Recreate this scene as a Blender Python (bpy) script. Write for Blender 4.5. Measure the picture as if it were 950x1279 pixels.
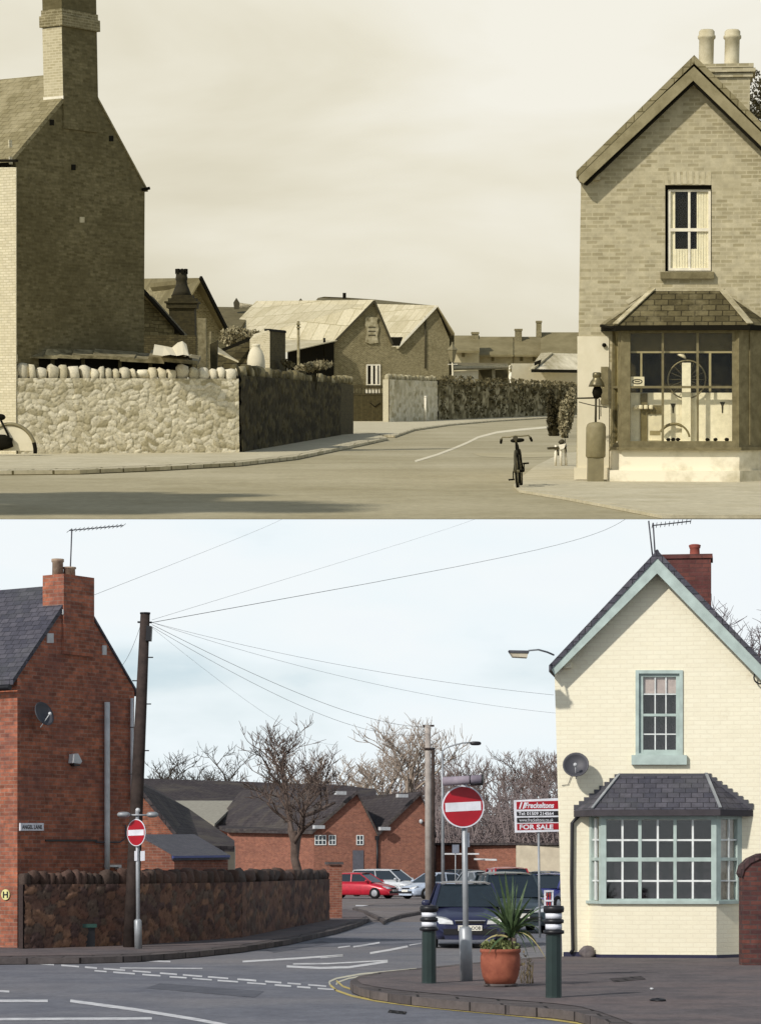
import bpy, bmesh, math, random
import numpy as np
from mathutils import Vector, Matrix, Euler
from mathutils.geometry import tessellate_polygon
R = math.radians
for o in list(bpy.data.objects): bpy.data.objects.remove(o)
SC = bpy.context.scene
COL = SC.collection
random.seed(7)

# ---------------------------------------------------------------- camera, sky, sun, exposure
FL = 3200.0                       # focal length in photograph pixels (950 x 1279)
HB, HA = 1086.0, 500.0            # eye level of the lower place / of the upper place in those pixels
EYE = 1.6
cam_d = bpy.data.cameras.new('camera'); cam = bpy.data.objects.new('camera', cam_d); COL.objects.link(cam)
cam.location = (0, 0, EYE); cam.rotation_euler = (R(90), 0, 0)
cam_d.sensor_fit = 'VERTICAL'; cam_d.sensor_height = 36; cam_d.lens = 36*FL/1279
cam_d.shift_y = (HB-639.5)/1279
cam_d.clip_start = .5; cam_d.clip_end = 20000
SC.camera = cam
SUN_AZ, SUN_EL = 40, 33           # degrees left of straight behind the camera, elevation
sv = Vector((-math.sin(R(SUN_AZ))*math.cos(R(SUN_EL)), -math.cos(R(SUN_AZ))*math.cos(R(SUN_EL)), math.sin(R(SUN_EL))))
sd = bpy.data.lights.new('sun', 'SUN'); sun = bpy.data.objects.new('sun', sd); COL.objects.link(sun)
sd.energy = 3.5; sd.angle = R(1.8); sd.color = (1, .95, .88)
sun.rotation_euler = sv.to_track_quat('Z', 'Y').to_euler()
SC.view_settings.view_transform = 'Standard'; SC.view_settings.look = 'None'
SC.view_settings.exposure = 0.0; SC.view_settings.gamma = 1
W = bpy.data.worlds.new('World'); SC.world = W; W.use_nodes = True
nt = W.node_tree; nt.nodes.clear()
def N(nt, t, **kw):
    n = nt.nodes.new(t)
    for k, v in kw.items():
        if k in n.inputs: n.inputs[k].default_value = v
        else: setattr(n, k, v)
    return n
def ramp(nt, stops, interp='LINEAR'):
    r = nt.nodes.new('ShaderNodeValToRGB'); r.color_ramp.interpolation = interp
    el = r.color_ramp.elements
    el[0].position, el[0].color = stops[0]; el[1].position, el[1].color = stops[-1]
    for p, c in stops[1:-1]:
        e = el.new(p); e.color = c
    return r
sky = N(nt, 'ShaderNodeTexSky', sky_type='NISHITA', sun_disc=False)
sky.sun_elevation = R(SUN_EL); sky.sun_rotation = math.atan2(sv.x, sv.y)
bg1 = N(nt, 'ShaderNodeBackground', Strength=.075)
bg2 = N(nt, 'ShaderNodeBackground', Strength=1.0)
tc = N(nt, 'ShaderNodeTexCoord')
mp = N(nt, 'ShaderNodeMapping'); mp.inputs['Scale'].default_value = (9, 9, 26); mp.inputs['Location'].default_value = (.35, 0, .1)
no = N(nt, 'ShaderNodeTexNoise', Scale=1.0, Detail=6.0, Roughness=.5)
sx = N(nt, 'ShaderNodeSeparateXYZ')
hz = ramp(nt, [(0, (0, 0, 0, 1)), (.035, (.10, .10, .10, 1)), (.055, (-.16,)*3+(1,)), (.075, (-.1,)*3+(1,)), (.095, (.2, .2, .2, 1)), (.16, (.3, .3, .3, 1)), (1, (-.1,)*3+(1,))])
ad = N(nt, 'ShaderNodeMath', operation='ADD')
cr = ramp(nt, [(.36, (0, 0, 0, 1)), (.60, (1, 1, 1, 1))])
cc = ramp(nt, [(.0, (.60, .83, .96, 1)), (.3, (.62, .80, .91, 1)), (.5, (.84, .93, .97, 1)), (.75, (.90, .95, .97, 1)), (1, (.88, .93, .97, 1))])
mxs = N(nt, 'ShaderNodeMixShader'); wo = N(nt, 'ShaderNodeOutputWorld')
L = nt.links.new
L(tc.outputs['Generated'], mp.inputs['Vector']); L(mp.outputs[0], no.inputs['Vector'])
L(tc.outputs['Generated'], sx.inputs[0]); L(sx.outputs['Z'], hz.inputs[0])
L(no.outputs['Fac'], ad.inputs[0]); L(hz.outputs[0], ad.inputs[1])
L(ad.outputs[0], cr.inputs[0]); L(ad.outputs[0], cc.inputs[0])
L(sky.outputs[0], bg1.inputs['Color']); L(cc.outputs[0], bg2.inputs['Color'])
mfac = N(nt, 'ShaderNodeMath', operation='MULTIPLY_ADD'); mfac.inputs[1].default_value = .3; mfac.inputs[2].default_value = .7
hi_ = ramp(nt, [(.14, (1, 1, 1, 1)), (.45, (.22, .22, .22, 1))]); L(sx.outputs['Z'], hi_.inputs[0]); mm_ = N(nt, 'ShaderNodeMath', operation='MULTIPLY')
L(cr.outputs[0], mfac.inputs[0]); L(mfac.outputs[0], mm_.inputs[0]); L(hi_.outputs[0], mm_.inputs[1]); L(mm_.outputs[0], mxs.inputs[0]); L(bg1.outputs[0], mxs.inputs[1]); L(bg2.outputs[0], mxs.inputs[2])
L(mxs.outputs[0], wo.inputs['Surface'])

# ---------------------------------------------------------------- frames (a place = its own ground plane, metres)
class Frame:
    def __init__(s, tilt, scale):
        s.S = scale
        s.Rm = Matrix.Rotation(tilt, 4, 'X')
        s.M = Matrix.Translation((0, 0, EYE)) @ s.Rm @ Matrix.Scale(scale, 4) @ Matrix.Translation((0, 0, -EYE))
        s.inv = s.Rm.to_3x3().transposed()
        s.C = Vector((0, 0, EYE))
    def ray(s, px, py):
        d = s.inv @ Vector(((px-475)/FL, 1, (HB-py)/FL)); return d/d.y
    def G(s, px, py, z=0):                       # ground point
        d = s.ray(px, py); return s.C + d*((z-EYE)/d.z)
    def at(s, px, py, d):                        # point at depth d
        return s.C + s.ray(px, py)*d
    def ppm(s, d): return FL/d
B = Frame(0, 1.0)
A = Frame(math.atan((HB-HA)/FL), 8.0)
class Pl:                                        # vertical plane through p0, running along angle a (0 = parallel to the picture)
    def __init__(s, F, p0, a):
        s.F, s.p0 = F, Vector(p0); s.a = R(a)
        s.t = Vector((math.cos(s.a), math.sin(s.a), 0)); s.n = Vector((math.sin(s.a), -math.cos(s.a), 0))
    def p(s, px, py, off=0):
        d = s.F.ray(px, py); q = s.p0 + s.n*off
        return s.F.C + d*((q-s.F.C).dot(s.n)/d.dot(s.n))
    def ground(s, px, z=0, off=0):
        a = s.p(px, 600, off); a.z = z; return a

# ---------------------------------------------------------------- mesh builder
class MB:
    def __init__(s): s.v, s.f, s.sm, s.c = [], [], [], []
    def add(s, vs, fs, smooth=False, col=None):
        k = len(s.v); s.v += [Vector(x) for x in vs]; s.f += [tuple(i+k for i in f) for f in fs]; s.sm += [smooth]*len(fs)
        if col is not None: s.c += list(col)
        return s
    def prism(s, pts, ext):
        n = len(pts); ext = Vector(ext); a = [Vector(p) for p in pts]; b = [p+ext for p in a]
        tri = tessellate_polygon([a]) if n > 4 else [tuple(range(n))]
        nn = Vector((0, 0, 0))
        for i in range(n): nn += a[i].cross(a[(i+1) % n])
        fs = []
        flip = nn.dot(ext) > 0
        for t in tri:
            t = tuple(t)
            if len(t) == 3:
                tn = (a[t[1]]-a[t[0]]).cross(a[t[2]]-a[t[0]])
                if tn.dot(nn) < 0: t = t[::-1]
            fs.append(t[::-1] if flip else t); fs.append(tuple(i+n for i in (t if flip else t[::-1])))
        for i in range(n):
            j = (i+1) % n
            q = (i, j, j+n, i+n)
            fs.append(q if flip else q[::-1])
        return s.add(a+b, fs)
    def box(s, c, size, rz=0, M=None):
        x, y, z = [k/2 for k in size]
        vs = [Vector((i*x, j*y, k*z)) for i in (-1, 1) for j in (-1, 1) for k in (-1, 1)]
        m = (M or Matrix.Rotation(rz, 3, 'Z')); c = Vector(c)
        vs = [m @ v + c for v in vs]
        return s.add(vs, [(0, 1, 3, 2), (4, 6, 7, 5), (0, 4, 5, 1), (2, 3, 7, 6), (0, 2, 6, 4), (1, 5, 7, 3)])
    def tube(s, pts, r, n=8, cap=True, smooth=True):
        pts = [Vector(p) for p in pts]; rs = r if isinstance(r, (list, tuple)) else [r]*len(pts)
        k0 = len(s.v); ref = None
        for i, p in enumerate(pts):
            d = (pts[min(i+1, len(pts)-1)]-pts[max(i-1, 0)]).normalized()
            if ref is None: ref = Vector((0, 0, 1)) if abs(d.z) < .9 else Vector((1, 0, 0))
            u = d.cross(ref).normalized(); w = u.cross(d); ref = w
            for k in range(n):
                a = 2*math.pi*k/n; s.v.append(p+(u*math.cos(a)+w*math.sin(a))*rs[i])
        for i in range(len(pts)-1):
            for k in range(n):
                a, b = k0+i*n+k, k0+i*n+(k+1) % n
                s.f.append((a, b, b+n, a+n)); s.sm.append(smooth)
        if cap:
            s.f.append(tuple(range(k0+n-1, k0-1, -1))); s.f.append(tuple(range(k0+(len(pts)-1)*n, k0+len(pts)*n))); s.sm += [False]*2
        return s
    def lathe(s, c, prof, n=20, smooth=True, M=None):
        c = Vector(c); k0 = len(s.v); m = M or Matrix.Identity(3)
        for r, z in prof:
            for k in range(n):
                a = 2*math.pi*k/n; s.v.append(c+m @ Vector((r*math.cos(a), r*math.sin(a), z)))
        for i in range(len(prof)-1):
            for k in range(n):
                a, b = k0+i*n+k, k0+i*n+(k+1) % n
                s.f.append((a, b, b+n, a+n)); s.sm.append(smooth)
        s.f.append(tuple(range(k0+n-1, k0-1, -1))); s.f.append(tuple(range(k0+(len(prof)-1)*n, k0+len(prof)*n))); s.sm += [False]*2
        return s
    def blob(s, c, rad, nu=10, nv=7, jit=0, p=1.0, M=None, col=None):
        c = Vector(c); vs = []; m = M or Matrix.Identity(3)
        def sp(x): return math.copysign(abs(x)**p, x)
        for j in range(nv+1):
            ph = math.pi*j/nv-math.pi/2
            for i in range(nu):
                th = 2*math.pi*i/nu
                d = Vector((sp(math.cos(ph))*sp(math.cos(th)), sp(math.cos(ph))*sp(math.sin(th)), sp(math.sin(ph))))
                k = 1+random.uniform(-jit, jit)
                vs.append(c+m @ Vector((d.x*rad[0]*k, d.y*rad[1]*k, d.z*rad[2]*k)))
        fs = []
        for j in range(nv):
            for i in range(nu):
                a, b = j*nu+i, j*nu+(i+1) % nu
                fs.append((a, b, b+nu, a+nu))
        return s.add(vs, fs, True, [col]*len(vs) if col is not None else None)
    def quad(s, pts, th=None):
        return s.add(pts, [tuple(range(len(pts)))])
    def bar(s, p0, p1, w, h, up=(0, 0, 1)):
        p0, p1 = Vector(p0), Vector(p1); d = (p1-p0).normalized(); u = Vector(up)
        sd_ = d.cross(u).normalized()*w/2; uu = sd_.cross(d).normalized()*h/2
        return s.add([p0-sd_-uu, p0+sd_-uu, p0+sd_+uu, p0-sd_+uu, p1-sd_-uu, p1+sd_-uu, p1+sd_+uu, p1-sd_+uu],
                     [(3, 2, 1, 0), (4, 5, 6, 7), (0, 1, 5, 4), (1, 2, 6, 5), (2, 3, 7, 6), (3, 0, 4, 7)])
    def mesh(s, name, base=(0, 0, 0), mats=()):
        b = Vector(base); me = bpy.data.meshes.new(name)
        me.from_pydata([v-b for v in s.v], [], s.f)
        for m in mats: me.materials.append(m)
        me.polygons.foreach_set('use_smooth', s.sm)
        uv = me.uv_layers.new(name='UVMap'); data = np.zeros((len(me.loops), 2), np.float32)
        for p in me.polygons:
            n = p.normal
            if abs(n.z) > .995: t, w = Vector((1, 0, 0)), Vector((0, 1, 0))
            else:
                t = Vector((0, 0, 1)).cross(n).normalized(); w = n.cross(t)
            for li in p.loop_indices:
                v = s.v[me.loops[li].vertex_index]; data[li] = (v.dot(t), v.dot(w))
        uv.data.foreach_set('uv', data.ravel())
        if s.c and len(s.c) == len(s.v):
            at = me.color_attributes.new('col', 'FLOAT_COLOR', 'POINT')
            at.data.foreach_set('color', np.array([list(c)+[1] for c in s.c], np.float32).ravel())
        return me

def lab(o, label, cat, group=None, kind=None):
    if label: o['label'] = label
    if cat: o['category'] = cat
    if group: o['group'] = group
    if kind: o['kind'] = kind
    return o
def setm(o, F, base, rz=0, sc=1.0, rx=0, ry=0):
    m = (F.M if F else Matrix.Identity(4)) @ Matrix.Translation(base) @ Matrix.Rotation(rz, 4, 'Z') @ Euler((rx, ry, 0)).to_matrix().to_4x4() @ Matrix.Scale(sc, 4)
    loc, rot, s = m.decompose(); o.location = loc; o.rotation_euler = rot.to_euler(); o.scale = s
def thing(F, name, label, cat, base, group=None):
    o = bpy.data.objects.new(name, None); COL.objects.link(o); o.empty_display_size = .3
    setm(o, F, base); lab(o, label, cat, group); o['_b'] = list(Vector(base)); return o
def part(par, name, mb, mat, label=None):
    root = par if '_b' in par.keys() else par.parent
    b = Vector(root['_b']); o = bpy.data.objects.new(name, mb.mesh(name, b, [mat])); COL.objects.link(o); o.parent = par
    if label: o['label'] = label
    return o
def solid(F, name, mb, mat, label, cat, base, group=None, kind=None):
    o = bpy.data.objects.new(name, mb.mesh(name, base, [mat])); COL.objects.link(o); setm(o, F, base); lab(o, label, cat, group, kind); return o
def struct(F, name, mb, mat):
    return solid(F, name, mb, mat, None, None, (0, 0, 0), None, 'structure')
def copytree(o, F, base, label, rz=0, sc=1.0, group=None, name=None, rx=0, ry=0):
    r = o.copy(); COL.objects.link(r); setm(r, F, base, rz, sc, rx, ry); r['label'] = label
    if group: r['group'] = group
    for ch in o.children:
        c = ch.copy(); COL.objects.link(c); c.parent = r
        for g in ch.children:
            k = g.copy(); COL.objects.link(k); k.parent = c
    return r

# ---------------------------------------------------------------- materials
def lin(c):
    return tuple(((x/255)/12.92 if x/255 <= .04045 else (((x/255)+.055)/1.055)**2.4) for x in c[:3])+(1,)
def base_mat(name, rough=.85, spec=.3, metal=0):
    m = bpy.data.materials.new(name); m.use_nodes = True; t = m.node_tree; b = t.nodes['Principled BSDF']
    b.inputs['Roughness'].default_value = rough; b.inputs['Specular IOR Level'].default_value = spec; b.inputs['Metallic'].default_value = metal
    return m, t, b
def bumpit(t, b, sock, strength, dist=.01):
    bp = N(t, 'ShaderNodeBump', Strength=strength, Distance=dist); t.links.new(sock, bp.inputs['Height']); t.links.new(bp.outputs[0], b.inputs['Normal']); return bp
def M(name, c, c2=None, scale=4, rough=.85, spec=.3, metal=0, bump=.15, detail=6, lo=.35, hi=.65, uvs=None, c3=None, sc3=.4, grain=0, gd=.35):
    m, t, b = base_mat(name, rough, spec, metal); l = t.links.new
    c2 = c2 or tuple(x*.86 for x in c)
    tc = N(t, 'ShaderNodeTexCoord'); src = tc.outputs['Object']
    if uvs:
        mp = N(t, 'ShaderNodeMapping'); mp.inputs['Scale'].default_value = uvs; l(tc.outputs['UV'], mp.inputs[0]); src = mp.outputs[0]
    n = N(t, 'ShaderNodeTexNoise', Scale=scale, Detail=detail, Roughness=.65); l(src, n.inputs['Vector'])
    r = ramp(t, [(lo, lin(c2)), (hi, lin(c))]); l(n.outputs['Fac'], r.inputs[0]); out = r.outputs[0]
    if c3:
        n2 = N(t, 'ShaderNodeTexNoise', Scale=sc3, Detail=5.0, Roughness=.6); l(tc.outputs['Object'], n2.inputs['Vector'])
        r2 = ramp(t, [(.45, (0, 0, 0, 1)), (.7, (.8, .8, .8, 1))]); l(n2.outputs['Fac'], r2.inputs[0])
        mx = N(t, 'ShaderNodeMixRGB'); l(r2.outputs[0], mx.inputs[0]); l(out, mx.inputs[1]); mx.inputs[2].default_value = lin(c3); out = mx.outputs[0]
    if grain:
        n5 = N(t, 'ShaderNodeTexNoise', Scale=grain, Detail=5.0, Roughness=.8); l(tc.outputs['Object'], n5.inputs['Vector']); r5 = ramp(t, [(.3, (1-gd, 1-gd, 1-gd, 1)), (.7, (1.06,)*3+(1,))]); l(n5.outputs['Fac'], r5.inputs[0])
        m5 = N(t, 'ShaderNodeMixRGB', blend_type='MULTIPLY'); m5.inputs[0].default_value = 1; l(out, m5.inputs[1]); l(r5.outputs[0], m5.inputs[2]); out = m5.outputs[0]
    l(out, b.inputs['Base Color'])
    if bump:
        n3 = N(t, 'ShaderNodeTexNoise', Scale=scale*6, Detail=4.0); l(src, n3.inputs['Vector']); bumpit(t, b, n3.outputs['Fac'], bump)
    return m
def MBrick(name, c1, c2, mortar, bw=.225, bh=.075, ms=.012, stain=None, st_scale=.7, st_lo=.5, st_hi=.75, bump=.35, rough=.9, blotch=.5, dist=.01, c4=None):
    m, t, b = base_mat(name, rough, .2); l = t.links.new
    tc = N(t, 'ShaderNodeTexCoord')
    wn = N(t, 'ShaderNodeTexNoise', Scale=3.0, Detail=3.0); l(tc.outputs['UV'], wn.inputs['Vector'])
    va = N(t, 'ShaderNodeVectorMath', operation='MULTIPLY_ADD'); va.inputs[1].default_value = (.02, .012, 0)
    l(wn.outputs['Color'], va.inputs[0]); l(tc.outputs['UV'], va.inputs[2])
    br = N(t, 'ShaderNodeTexBrick', **{'Color1': lin(c1), 'Color2': lin(c2), 'Mortar': lin(mortar), 'Scale': 1.0, 'Mortar Size': ms, 'Mortar Smooth': .3, 'Bias': 0.0, 'Brick Width': bw, 'Row Height': bh})
    l(va.outputs[0], br.inputs['Vector'])
    n = N(t, 'ShaderNodeTexNoise', Scale=5.0, Detail=8.0, Roughness=.7); l(tc.outputs['UV'], n.inputs['Vector'])
    r = ramp(t, [(.3, (1-blotch,)*3+(1,)), (.7, (1+blotch*.25,)*3+(1,))]); l(n.outputs['Fac'], r.inputs[0])
    mu = N(t, 'ShaderNodeMixRGB', blend_type='MULTIPLY'); mu.inputs[0].default_value = 1; l(br.outputs['Color'], mu.inputs[1]); l(r.outputs[0], mu.inputs[2]); out = mu.outputs[0]
    if stain:
        n2 = N(t, 'ShaderNodeTexNoise', Scale=st_scale, Detail=6.0, Roughness=.65); l(tc.outputs['UV'], n2.inputs['Vector'])
        r2 = ramp(t, [(st_lo, (0, 0, 0, 1)), (st_hi, (.85,)*3+(1,))]); l(n2.outputs['Fac'], r2.inputs[0])
        mx = N(t, 'ShaderNodeMixRGB'); l(r2.outputs[0], mx.inputs[0]); l(out, mx.inputs[1]); mx.inputs[2].default_value = lin(stain); out = mx.outputs[0]
    l(out, b.inputs['Base Color'])
    ad = N(t, 'ShaderNodeMath', operation='MULTIPLY_ADD'); ad.inputs[1].default_value = -1.0
    n4 = N(t, 'ShaderNodeTexNoise', Scale=30.0, Detail=4.0); l(tc.outputs['UV'], n4.inputs['Vector'])
    l(br.outputs['Fac'], ad.inputs[0]); l(n4.outputs['Fac'], ad.inputs[2])
    bumpit(t, b, ad.outputs[0], bump, dist)
    return m
def MAttr(name, rough=.92, bump=.3):
    m, t, b = base_mat(name, rough, .15); l = t.links.new
    a = N(t, 'ShaderNodeVertexColor', layer_name='col'); tc = N(t, 'ShaderNodeTexCoord')
    n = N(t, 'ShaderNodeTexNoise', Scale=22.0, Detail=6.0, Roughness=.7); l(tc.outputs['Object'], n.inputs['Vector'])
    r = ramp(t, [(.3, (.68, .68, .68, 1)), (.7, (1.1, 1.1, 1.1, 1))]); l(n.outputs['Fac'], r.inputs[0])
    mu = N(t, 'ShaderNodeMixRGB', blend_type='MULTIPLY'); mu.inputs[0].default_value = 1; l(a.outputs['Color'], mu.inputs[1]); l(r.outputs[0], mu.inputs[2])
    l(mu.outputs[0], b.inputs['Base Color']); bumpit(t, b, n.outputs['Fac'], bump, .02); return m
def MGlass(name, tint=(1, 1, 1), gl=.18, rough=.03):
    m = bpy.data.materials.new(name); m.use_nodes = True; t = m.node_tree; t.nodes.clear()
    o = N(t, 'ShaderNodeOutputMaterial'); a = N(t, 'ShaderNodeBsdfTransparent'); g = N(t, 'ShaderNodeBsdfGlossy', Roughness=rough)
    a.inputs[0].default_value = tint+(1,); x = N(t, 'ShaderNodeMixShader'); x.inputs[0].default_value = gl
    t.links.new(a.outputs[0], x.inputs[1]); t.links.new(g.outputs[0], x.inputs[2]); t.links.new(x.outputs[0], o.inputs[0]); return m
def Mflat(name, c, rough=.5, spec=.4, metal=0, coat=0):
    m, t, b = base_mat(name, rough, spec, metal); l = t.links.new
    tc = N(t, 'ShaderNodeTexCoord'); n = N(t, 'ShaderNodeTexNoise', Scale=6.0, Detail=5.0); l(tc.outputs['Object'], n.inputs['Vector'])
    r = ramp(t, [(.3, lin(tuple(x*.88 for x in c))), (.7, lin(c))]); l(n.outputs['Fac'], r.inputs[0]); l(r.outputs[0], b.inputs['Base Color'])
    b.inputs['Coat Weight'].default_value = coat
    return m

# ---------------------------------------------------------------- shared builders
def worley(x, y, cell, seed, sq=(1.0, 1.0)):
    x = x/(cell*sq[0]); y = y/(cell*sq[1]); ix, iy = np.floor(x).astype(int), np.floor(y).astype(int)
    f1 = np.full(x.shape, 9.); f2 = f1.copy(); idx = np.zeros(x.shape)
    def h(a, b, k):
        v = np.sin(a*127.1+b*311.7+k*74.7+seed*13.3)*43758.5453; return v-np.floor(v)
    for dx in (-1, 0, 1):
        for dy in (-1, 0, 1):
            a, b = ix+dx, iy+dy; cx, cy = a+.15+.7*h(a, b, 1), b+.15+.7*h(a, b, 2)
            d = np.hypot(x-cx, y-cy); new = d < f1
            f2 = np.where(new, f1, np.minimum(f2, d)); idx = np.where(new, h(a, b, 3), idx); f1 = np.where(new, d, f1)
    return f1, f2-f1, idx
def rubble(mb, P0, P1, z0, z1, n, cols, mortar, cell=.28, amp=.04, step=.03, th=.4, seed=1, sq=(1.25, .8), ragged=0, mw=.12):
    """relief of irregular stones between P0 and P1, outward normal n, closed behind by a plain box"""
    P0, P1, n = Vector(P0), Vector(P1), Vector(n); Ln = (P1-P0).length; t = (P1-P0).normalized()
    nu, nv = max(2, int(Ln/step)), max(2, int((z1-z0)/step))
    u, v = np.meshgrid(np.linspace(0, Ln, nu+1), np.linspace(0, z1-z0, nv+1))
    wu = u+.05*np.sin(v*7+seed)+.04*np.sin(u*5+v*3); wv = v+.05*np.sin(u*6+seed*2)+.03*np.sin(u*13)
    f1, e, idx = worley(wu, wv, cell, seed, sq)
    g1, ge, gi = worley(wu, wv, cell*.37, seed+5)
    hgt = (np.clip(e/mw, 0, 1)**.45*.75+np.clip(1-f1*1.3, 0, 1)*.45)*amp*(.6+.6*idx)+.008*np.clip(ge/.3, 0, 1)
    cols = np.array([lin(c)[:3] for c in cols]); mo = np.array(lin(mortar)[:3])
    k = np.clip((idx*len(cols)).astype(int), 0, len(cols)-1); c = cols[k]*(0.85+.3*gi[..., None])
    w = np.clip(e/mw*1.3, 0, 1)[..., None]; c = c*w+mo*(1-w)
    vs = []; cc = []
    for j in range(nv+1):
        for i in range(nu+1):
            p = P0+t*float(u[j, i])+n*float(hgt[j, i]); p.z = z0+float(v[j, i])
            vs.append(p); cc.append(tuple(c[j, i]))
    fs = []
    flip = t.cross(Vector((0, 0, 1))).dot(n) < 0
    for j in range(nv):
        for i in range(nu):
            a = j*(nu+1)+i; q = (a, a+1, a+nu+2, a+nu+1); fs.append(q[::-1] if flip else q)
    mb.add(vs, fs, True, cc)
    k0 = len(mb.v); a, b = Vector(P0)-n*.004, Vector(P1)-n*.004; a.z = b.z = z0
    mb.prism([a, b, b-n*th, a-n*th], (0, 0, z1-z0-.002)); mb.c += [tuple(mo)]*(len(mb.v)-k0)
def cope(mb, P0, P1, z, n, cols, w=(.18, .34), h=(.22, .38), th=.34, seed=0, gap=.02, tilt=.06):
    rnd = random.Random(seed); P0, P1, n = Vector(P0), Vector(P1), Vector(n); Ln = (P1-P0).length; t = (P1-P0).normalized(); x = 0
    while x < Ln-.05:
        ww = min(rnd.uniform(*w), Ln-x); hh = rnd.uniform(*h); c = P0+t*(x+ww/2)-n*(th/2-.02); c.z = z+hh*.42
        col = lin(rnd.choice(cols))[:3]; k = rnd.uniform(.85, 1.12)
        m = Matrix((t, n, Vector((0, 0, 1)))).transposed() @ Matrix.Rotation(rnd.uniform(-tilt, tilt), 3, 'Y')
        hx, hy, hz_ = ww/2-gap*rnd.uniform(.2, .9), th/2*rnd.uniform(.85, 1.15), hh/2+.04; bm = bmesh.new()
        pw = rnd.uniform(.45, .75); sg = lambda v: math.copysign(abs(v)**pw, v)
        for _ in range(34):
            a_, z_ = rnd.uniform(0, 6.283), rnd.uniform(-1, 1); q_ = math.sqrt(1-z_*z_); kk = rnd.uniform(.9, 1.02)
            bm.verts.new((hx*sg(q_*math.cos(a_))*kk, hy*sg(q_*math.sin(a_))*kk, hz_*sg(z_)*kk))
        bmesh.ops.convex_hull(bm, input=bm.verts[:]); bmesh.ops.delete(bm, geom=[v for v in bm.verts if not v.link_faces], context='VERTS'); bm.verts.index_update()
        vv = [c+m @ v.co for v in bm.verts]; mb.add(vv, [tuple(v.index for v in f.verts) for f in bm.faces], True, [tuple(q*k for q in col)]*len(vv)); bm.free(); x += ww*.86
def wallholes(mb, outer, holes, n, depth):
    """front face with rectangular openings and their reveals"""
    loops = [outer]+holes; flat = [p for l_ in loops for p in l_]; k = len(mb.v)
    tris = tessellate_polygon([[Vector(p) for p in l_] for l_ in loops]); fs = []
    for t in tris:
        a, b, c = [flat[i] for i in t]
        if (b-a).cross(c-a).dot(n) < 0: t = t[::-1]
        fs.append(tuple(t))
    mb.add(flat, fs)
    for h in holes:
        m = len(h)
        cen = sum(h, Vector())/m
        for i in range(m):
            a, b = h[i], h[(i+1) % m]; q = [a, b, b-n*depth, a-n*depth]
            nn = (q[1]-q[0]).cross(q[3]-q[0])
            if nn.dot(cen-(a+b)/2) < 0: q = q[::-1]
            mb.add(q, [(0, 1, 2, 3)])
def rect(P, x0, y0, x1, y1, off=0): return [P.p(x0, y1, off), P.p(x1, y1, off), P.p(x1, y0, off), P.p(x0, y0, off)]
def slab(mb, P, x0, y0, x1, y1, off, th): mb.prism(rect(P, x0, y0, x1, y1, off), -P.n*th); return mb
def strip(mb, P, pts, off, th): mb.prism([P.p(x, y, off) for x, y in pts], -P.n*th); return mb
def framebars(mb, P, x0, y0, x1, y1, w, off, th, wb=None):
    wb = wb or w
    slab(mb, P, x0, y0, x0+w, y1, off, th); slab(mb, P, x1-w, y0, x1, y1, off, th)
    slab(mb, P, x0+w, y0, x1-w, y0+w, off-.003, th-.006); slab(mb, P, x0+w, y1-wb, x1-w, y1, off-.003, th-.006); return mb
def textmb(txt, P, x0, y0, x1, y1, off, shear=0, bold=.0, th=.004, spacing=1.0):
    cu = bpy.data.curves.new('t', 'FONT'); cu.body = txt; cu.shear = shear; cu.offset = bold; cu.space_character = spacing; cu.resolution_u = 3
    ob = bpy.data.objects.new('t', cu); COL.objects.link(ob); dg = bpy.context.evaluated_depsgraph_get(); dg.update()
    me = bpy.data.meshes.new_from_object(ob.evaluated_get(dg)); bpy.data.objects.remove(ob); bpy.data.curves.remove(cu)
    vs = [v.co.copy() for v in me.vertices]; fs = [tuple(p.vertices) for p in me.polygons]; bpy.data.meshes.remove(me)
    mb = MB()
    if not vs: return mb
    ax, bx = min(v.x for v in vs), max(v.x for v in vs); ay, by = min(v.y for v in vs), max(v.y for v in vs)
    o = P.p(x0, y1, off); U = P.p(x1, y1, off)-o; V = P.p(x0, y0, off)-o
    mb.add([o+U*((v.x-ax)/(bx-ax))+V*((v.y-ay)/(by-ay)) for v in vs], fs); return mb
def leaves(mb, c, rad, n, size, rnd, flat=0):
    c = Vector(c)
    for _ in range(n):
        d = Vector((rnd.gauss(0, 1), rnd.gauss(0, 1), rnd.gauss(0, 1))).normalized()*rnd.uniform(.3, 1)**.5
        p = c+Vector((d.x*rad[0], d.y*rad[1], d.z*rad[2])); s = size*rnd.uniform(.6, 1.3)
        e = Euler((rnd.uniform(0, 6.3), rnd.uniform(0, 6.3), rnd.uniform(0, 6.3))).to_matrix()
        mb.add([p+e @ Vector(q)*s for q in ((-.5, 0, 0), (0, -.32, .1), (.6, 0, 0), (0, .32, .1))], [(0, 1, 2, 3)])
MINR = .008
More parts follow.
